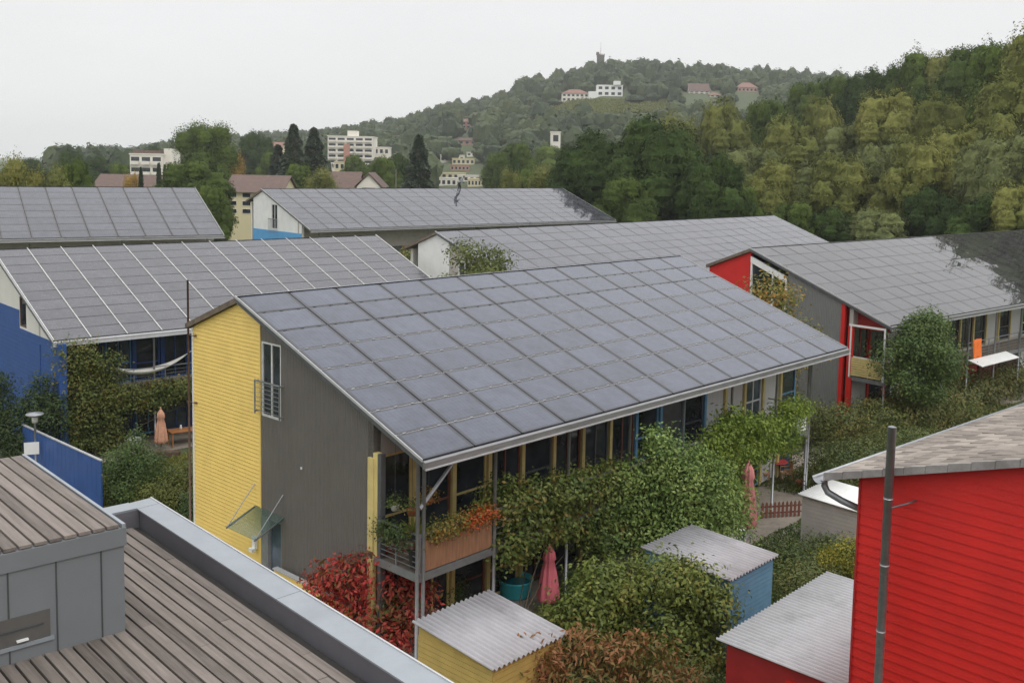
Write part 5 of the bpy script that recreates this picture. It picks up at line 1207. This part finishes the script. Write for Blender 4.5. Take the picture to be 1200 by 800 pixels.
# ------------------------------------------------------------------ far wood on the hill
rngf = np.random.default_rng(4)
def px_of(x, y, z):
    P = Vector((x, y, z-CAMZ)); d = P.dot(fw); return 600+F_*P.dot(rt)/d, CY-F_*P.dot(upv)/d
holes = [(384, 440, 150, 205, 430), (296, 330, 166, 182, 360), (440, 462, 168, 186, 440), (507, 573, 178, 216, 9999), (658, 692, 104, 126, 9999), (694, 737, 99, 124, 9999), (800, 848, 99, 120, 9999), (862, 892, 99, 116, 9999), (459, 476, 146, 156, 0), (541, 552, 136, 152, 0), (535, 560, 160, 172, 0), (634, 660, 154, 172, 400), (152, 205, 168, 205, 300), (695, 713, 60, 74, 875)]
holes = [(a, b, c, d, (Y_ or (hit((a+b)/2, d) or 700))+14) for a, b, c, d, Y_ in holes]
cent = []
for _ in range(15000):
    Y = 345+rngf.random()**.8*730; px = 60+rngf.random()*1050; x = (px-600)/1200*Y; z = H(x, Y); u_, v_ = px_of(x, Y, z+5)
    if any(a-5 < u_ < b+5 and c < v_ < d+15 and Y < yh for a, b, c, d, yh in holes): continue
    if 636 < u_ < 790 and 119-(u_-640)*.05 < v_ < 142: continue
    cent.append((x, Y, z))
cent = np.array(cent); keep = []; grid = {}
for i, (x, y, z) in enumerate(cent):
    k = (int(x//8.5), int(y//8.5))
    if k in grid: continue
    grid[k] = 1; keep.append(i)
cent = cent[keep][:3600]
per_t = 46; CS3 = cube_sphere(3)
nt_ = len(cent); R = 3.8+2.8*rngf.random(nt_); HH = 6+11*rngf.random(nt_)**1.7
ti = np.repeat(np.arange(nt_), per_t); nl = len(ti)
d = rngf.normal(size=(nl, 3)); d[:, 2] = np.abs(d[:, 2])*1.1-.25; d /= np.linalg.norm(d, axis=1)[:, None]
ph = rngf.random(nt_)*6.28
def lmp(dd, p): return 1+.20*np.sin(dd[..., 0]*5+p)*np.cos(dd[..., 1]*5+p*2)+.08*np.sin(dd[..., 2]*9+p)
lump = lmp(d, ph[ti])
P = cent[ti]+np.stack([d[:, 0]*R[ti]*lump, d[:, 1]*R[ti]*lump, HH[ti]*.5+d[:, 2]*HH[ti]*.5*lump], 1)
nn = d+rngf.normal(size=(nl, 3))*.15; nn /= np.linalg.norm(nn, axis=1)[:, None]
t = rngf.normal(size=(nl, 3)); t -= (t*nn).sum(1)[:, None]*nn; t /= np.linalg.norm(t, axis=1)[:, None]; b = np.cross(nn, t); s = (.6+.7*rngf.random(nl))[:, None]
V = np.stack([P-t*s, P+b*s*.8, P+t*s, P-b*s*.8], 1).reshape(-1, 3)
lc = lmp(CS3[None], ph[:, None, None])[..., None]
core = CS3[None]*lc*np.stack([R, R, HH*.5], 1)[:, None, None, :]*.96+(cent+np.stack([0*HH, 0*HH, HH*.5], 1))[:, None, None, :]
V = np.concatenate([V, core.reshape(-1, 3)])
tag(fast_mesh('far_woods', V, quads(V), L_FAR), 'mixed woodland covering the distant hill', 'woodland', kind='stuff')
# vineyard rows on the slope under the villas
vin = []
for k in range(16):
    for i in range(260):
        px = 640+i*.55; py = 139-k*1.05-(px-640)*.06
        if i % 13 == 0: YV = hit(px, py) or 700
        x = (px-600)/1200*YV; vin.append((x, YV, H(x, YV)+.9))
vin = np.array(vin); nl = len(vin)*5; P = np.repeat(vin, 5, 0)+rngf.normal(size=(nl, 3))*np.array([.5, .5, .5]); t = rngf.normal(size=(nl, 3)); t /= np.linalg.norm(t, axis=1)[:, None]; b = np.cross(t, rngf.normal(size=(nl, 3))); b /= np.linalg.norm(b, axis=1)[:, None]
V = np.stack([P-t*.5, P+b*.4, P+t*.5, P-b*.4], 1).reshape(-1, 3); tag(fast_mesh('vineyard', V, quads(V), L_YG), 'pale green vineyard rows below the hilltop villas', 'vineyard', kind='stuff')

# ------------------------------------------------------------------ far buildings
PINKW = M('salmon render', (.42, .22, .16), .8, .1, .3); CRY = M('pale yellow render', (.62, .55, .34), .8, .06, .3); OFFW = M('off white render', (.72, .68, .60), .8, .06, .3)
RT = M('brown roof tiles', (.13, .085, .07), .85, .2, 1.5, grime=.2); RT2 = M('red roof tiles', (.22, .12, .09), .85, .2, 1.5)
def building(label, px0, px1, py_top, py_bot, Y, depth, storeys, bays, wall, roof='flat', roofm=RT, rz=0, cat='building', name='apartment_building', loggia=False, extra=None, roof_h=None):
    sit = False
    if Y is None:
        Y = hit((px0+px1)/2, py_bot)
        if Y is None: Y, sit = min((H(xat((px0+px1)/2, py_bot, q), q) < zat((px0+px1)/2, py_bot, q) and zat((px0+px1)/2, py_bot, q)-H(xat((px0+px1)/2, py_bot, q), q), q) for q in range(500, 960, 10))[1], True
    if roof_h and Y > 500: roof_h = roof_h*1.4
    x0, x1 = xat(px0, py_top, Y), xat(px1, py_top, Y); zt_, zb_ = zat(px0, py_top, Y), zat(px0, py_bot, Y); W = x1-x0
    if sit: dz_ = zb_-H((x0+x1)/2, Y)-1; zt_ -= dz_; zb_ -= dz_
    g = min(H(x0, Y), H(x1, Y), H(x1, Y+depth))-1
    r = empty(name, (x0, Y, 0), rz, label, cat, 'buildings in the distance'); roofh = roof_h or 0
    ztw = zt_-roofh; zb0 = min(g, zb_)
    MB().box(0, W, 0, depth, zb0, ztw).build('wall', wall, r)
    sh = (ztw-zb_)/storeys; bw = W/bays
    for s_ in range(storeys):
        for b_ in range(bays):
            xa = bw*b_+bw*.22; xb = bw*(b_+1)-bw*.22; za = zb_+sh*s_+sh*.28; zc = zb_+sh*(s_+1)-sh*.22
            if loggia:
                xa = bw*b_+bw*.12; xb = bw*(b_+1)-bw*.12
                MB().box(xa, xb, -.9, -.02, za-sh*.22, za+sh*.12).build('balcony', wall, r)
            f = MB().box(xa-.08, xb+.08, -.04, -.005, za-.08, zc+.08).build('window', OFFW if not loggia else wall, r); MB().box(xa, xb, -.07, -.042, za, zc).build('pane', GLASS, f)
    if roof == 'flat':
        MB().box(-.2, W+.2, -.2, depth+.2, ztw, ztw+.35).build('roof', wall, r)
    elif roof == 'gable':     # ridge along x
        h_ = roofh; MB().prism_x([(-.6, ztw-.1), (depth/2, ztw+h_), (depth+.6, ztw-.1), (depth/2, ztw+h_-.25)], -.4, W+.4).build('roof', roofm, r)
        MB().prism_x([(-.02, ztw-.02), (depth/2, ztw+h_-.3), (depth+.02, ztw-.02)], 0, W).build('gable_wall', wall, r)
    elif roof == 'front':     # gable faces us
        h_ = roofh; MB().prism_y([(-.5, ztw-.1), (W/2, ztw+h_), (W+.5, ztw-.1), (W/2, ztw+h_-.3)], -.4, depth).build('roof', roofm, r)
        MB().prism_y([(0, ztw-.02), (W/2, ztw+h_-.35), (W, ztw-.02)], 0, depth-.1).build('gable_wall', wall, r)
    elif roof == 'hip':
        h_ = roofh; MB().add([(-.6, -.6, ztw), (W+.6, -.6, ztw), (W+.6, depth+.6, ztw), (-.6, depth+.6, ztw), (W*.3, depth/2, ztw+h_), (W*.7, depth/2, ztw+h_)], [(0, 3, 2, 1), (0, 1, 5, 4), (1, 2, 5), (2, 3, 4, 5), (3, 0, 4)]).build('roof', roofm, r)
    return r, x0, W, ztw, zb_
r_, x0, W, zt_, zb_ = building('white five storey apartment block with loggias on the slope', 384, 437, 160, 193, 430, 14, 5, 5, OFFW, loggia=True)
MB().box(W*.42, W*.63, 2, 8, zt_+.36, zt_+2.6).build('lift_tower', OFFW, r_); MB().box(W*.36, W*.5, -.98, -.91, zt_-13, zt_-3).build('stair_panel', PINKW, r_)
building('low cream extension below the white apartment block', 392, 404, 190, 200, 400, 8, 1, 2, CRY, name='low_building')
building('low white terrace wing right of the apartment block', 438, 456, 173, 182, 440, 8, 1, 3, OFFW, name='low_building')
r_, x0, W, zt_, zb_ = building('terraced white block left of the tallest round tree', 152, 190, 181, 206, 300, 11, 2, 3, OFFW, loggia=True)
MB().box(W*.05, W*.95, 1, 9, zt_+.36, zt_+1.3).build('roof_terrace', RT, r_); MB().box(W*.98, W*1.25, 2, 9, zb_-2, zt_+1.9).build('tower', OFFW, r_)
building('yellow four storey block with brown roof beside the white gable', 264, 330, 205, 252, 165, 11, 3, 4, CRY, 'gable', RT, roof_h=2.6)
building('long brown roof behind the cypress trees at the left', 108, 182, 204, 222, 200, 10, 1, 5, BEIGEG, 'gable', RT, roof_h=2.8, name='house', cat='house')
building('brown roofed house just left of the pale gable', 380, 418, 201, 222, 190, 9, 1, 3, OFFW, 'gable', RT, roof_h=2.9, name='house', cat='house')
building('pale gable front with steep brown roof over the far solar roof', 418, 446, 202, 224, 188, 9, 1, 1, OFFW, 'front', RT, roof_h=2.6, name='house', cat='house')
building('cream house with red roof among trees at the left of the hill', 312, 330, 166, 178, 360, 9, 2, 3, CRY, 'gable', RT2, roof_h=2.0, name='house', cat='house')
building('small red roofed house with white wall in the hill wood', 460, 472, 147, 154, None, 8, 1, 2, OFFW, 'hip', RT2, roof_h=1.6, name='house', cat='house')
building('small salmon house high in the hill wood', 541, 552, 139, 151, None, 7, 2, 2, PINKW, 'gable', RT2, roof_h=1.5, name='house', cat='house')
building('brown roofed house above the terraced houses', 537, 558, 161, 170, None, 8, 1, 3, PINKW, 'gable', RT, roof_h=1.2, name='house', cat='house')
building('salmon roofed villa left of the hilltop tower', 659, 690, 104, 119, None, 12, 2, 6, OFFW, 'hip', RT2, roof_h=2.2, name='villa', cat='villa')
r_, x0, W, zt_, zb_ = building('white modern villa below the hilltop tower', 700, 730, 100, 113, None, 12, 2, 4, WHITE, 'flat', name='villa', cat='villa')
MB().box(-6, 0, -4, 5, zb_-4, zb_+3).build('wing', WHITE, r_); MB().box(W*.65, W*.9, -1.5, 5, zt_+.36, zt_+3).build('upper_floor', WHITE, r_)
building('cream villa with brown roof right of the hilltop', 808, 832, 97, 110, None, 12, 2, 4, OFFW, 'gable', RT, roof_h=4.2, name='villa', cat='villa')
building('small porch house with red roof beside the cream villa', 832, 844, 108, 114, None, 8, 1, 2, OFFW, 'hip', RT2, roof_h=1.4, name='house', cat='house')
building('salmon pink villa at the right of the hilltop', 865, 888, 96, 108, None, 12, 1, 5, PINKW, 'hip', RT2, roof_h=3.0, name='villa', cat='villa')
building('white flat roofed house above the large dark tree', 646, 657, 155, 170, 400, 9, 1, 1, OFFW, name='house', cat='house')
# terraced hillside houses
th = [(508, 530, 176, 182, 460, OFFW), (547, 574, 179, 183, 460, OFFW), (516, 544, 182, 190, 430, OFFW), (530, 556, 186, 193, 415, CRY), (528, 550, 194, 200, 395, PINKW), (510, 545, 203, 209, 360, CRY), (536, 570, 206, 213, 345, OFFW), (505, 535, 209, 218, 330, OFFW), (548, 568, 210, 219, 328, CRY)]
tn = ['uppermost left', 'uppermost right with long pale band', 'second tier', 'second tier cream', 'pinkish middle', 'lower cream', 'lower white', 'lowest left', 'lowest right']
for (a, b_, c_, d_, Y, mt), nme in zip(th, tn): building(f'{nme} flat roofed terrace house on the far slope', a, b_, c_, d_, hit((a+b_)/2, d_) or Y, 7, 1, 5, mt, name='terrace_house', cat='house')
# hilltop tower
Y = 860; x = xat(703.5, 80, Y); zt_ = zat(703, 65, Y); TW = empty('stone_tower', (x, Y, 0), 0, 'square stone lookout tower with mast on the hilltop', 'tower')
TS_ = M('grey brown stone', (.14, .12, .11), .9, .2, .6); MB().box(-2.9, 2.9, -2.9, 2.9, 60, zt_).build('tower_body', TS_, TW)
cren = MB()
for i in range(4): cren.box(-3.1+i*1.75, -2.2+i*1.75, -3.1, -2.6, zt_-.6, zt_+.9)
cren.box(-3.1, 3.1, -3.05, 3.1, zt_-1.2, zt_-.61).build('battlement', TS_, TW); MB().box(-3.6, -1.4, -2, 2, zt_, zt_+2.4).build('turret', TS_, TW)
MB().tube([(0, 0, zt_), (0, 0, zat(703, 50, Y))], [.25, .12], 6).build('mast', M('mast paint', (.5, .3, .3), .6), TW)
# pole among trees
x = xat(464, 205, 150); UP = empty('utility_pole', (x, 150, 0), 0, 'bare pale pole among trees behind the far roof', 'pole'); MB().tube([(0, 0, 0), (0, 0, zat(464, 198, 150))], [.16, .12], 8).build('pole', BARKP, UP, True)
# low street wall and parked things beyond the far left roof end
q = gp(290, 268, 0); 
sheet('road', [(-60, 118), (-10, 165), (-14, 169), (-64, 122)], .03, M('asphalt', (.16, .155, .15), .9, .15, 1))

# ------------------------------------------------------------------ person working on the far roof
def person(root_loc, rz, label):
    r = empty('person', root_loc, rz, label, 'person')
    me = bpy.data.meshes.new('body')
    # pelvis, spine, neck, head, arms, legs: bent forward, legs apart
    v = [(0, 0, .92), (.0, -.12, 1.15), (.0, -.30, 1.36), (0, -.42, 1.45), (0, -.50, 1.53), (0, -.54, 1.63),
         (.2, -.30, 1.36), (.27, -.38, 1.10), (.22, -.50, .88), (-.2, -.30, 1.36), (-.27, -.40, 1.10), (-.2, -.52, .90),
         (.12, 0, .88), (.26, -.08, .48), (.38, .02, .07), (.40, -.16, .04), (-.12, 0, .88), (-.25, -.05, .48), (-.36, .06, .10), (-.38, -.12, .05)]
    ed = [(0, 1), (1, 2), (2, 3), (3, 4), (4, 5), (2, 6), (6, 7), (7, 8), (2, 9), (9, 10), (10, 11), (0, 12), (12, 13), (13, 14), (14, 15), (0, 16), (16, 17), (17, 18), (18, 19)]
    rad = [.15, .16, .17, .07, .09, .09, .08, .05, .04, .08, .05, .04, .11, .075, .05, .045, .11, .075, .05, .045]
    me.from_pydata(v, ed, []); me.update(); o = bpy.data.objects.new('body', me); sc.collection.objects.link(o); o.parent = r
    sk = o.modifiers.new('s', 'SKIN'); 
    for i, x in enumerate(rad): me.skin_vertices[0].data[i].radius = (x, x)
    me.skin_vertices[0].data[0].use_root = True
    o.modifiers.new('b', 'SUBSURF').levels = 1
    mm, nt, b = new_mat('dark trousers and grey shirt'); g = N(nt, 'ShaderNodeTexCoord'); s_ = N(nt, 'ShaderNodeSeparateXYZ'); nt.links.new(g.outputs['Object'], s_.inputs[0])
    rr_ = ramp(nt, [(.0, (.02, .02, .025)), (.98, (.02, .02, .025)), (1.0, (.30, .31, .31))], s_.outputs[2]); rr_.color_ramp.interpolation = 'CONSTANT'
    nt.links.new(rr_.outputs[0], b.inputs['Base Color']); b.inputs['Roughness'].default_value = .9; me.materials.append(mm)
    MB().lathe([(.03, .11), (.10, .06), (.115, 0), (.09, -.04)], (0, -.52, 1.62), 12).build('hair', M('brown hair', (.05, .035, .025), .8), r, True)
    return r
pr = D.w(22.8, -.9, D.zr-.34); person(pr, D.root.rotation_euler.z+.6, 'person in grey top and dark trousers bending over the far roof ridge')

# ------------------------------------------------------------------ haze
hz, hnt, hb_ = new_mat('thin grey haze'); hnt.nodes.remove(hb_); pv = hnt.nodes.new('ShaderNodeVolumePrincipled'); pv.inputs['Density'].default_value = .00019
pv.inputs['Color'].default_value = (.93, .95, .97, 1); pv.inputs['Anisotropy'].default_value = .2; hnt.links.new(pv.outputs[0], hnt.nodes['Material Output'].inputs['Volume'])
hzb = MB().box(-5400, 5400, -3000, 5400, -4, 150).build('haze', hz); tag(hzb, 'thin haze over the whole valley', 'haze', kind='stuff')
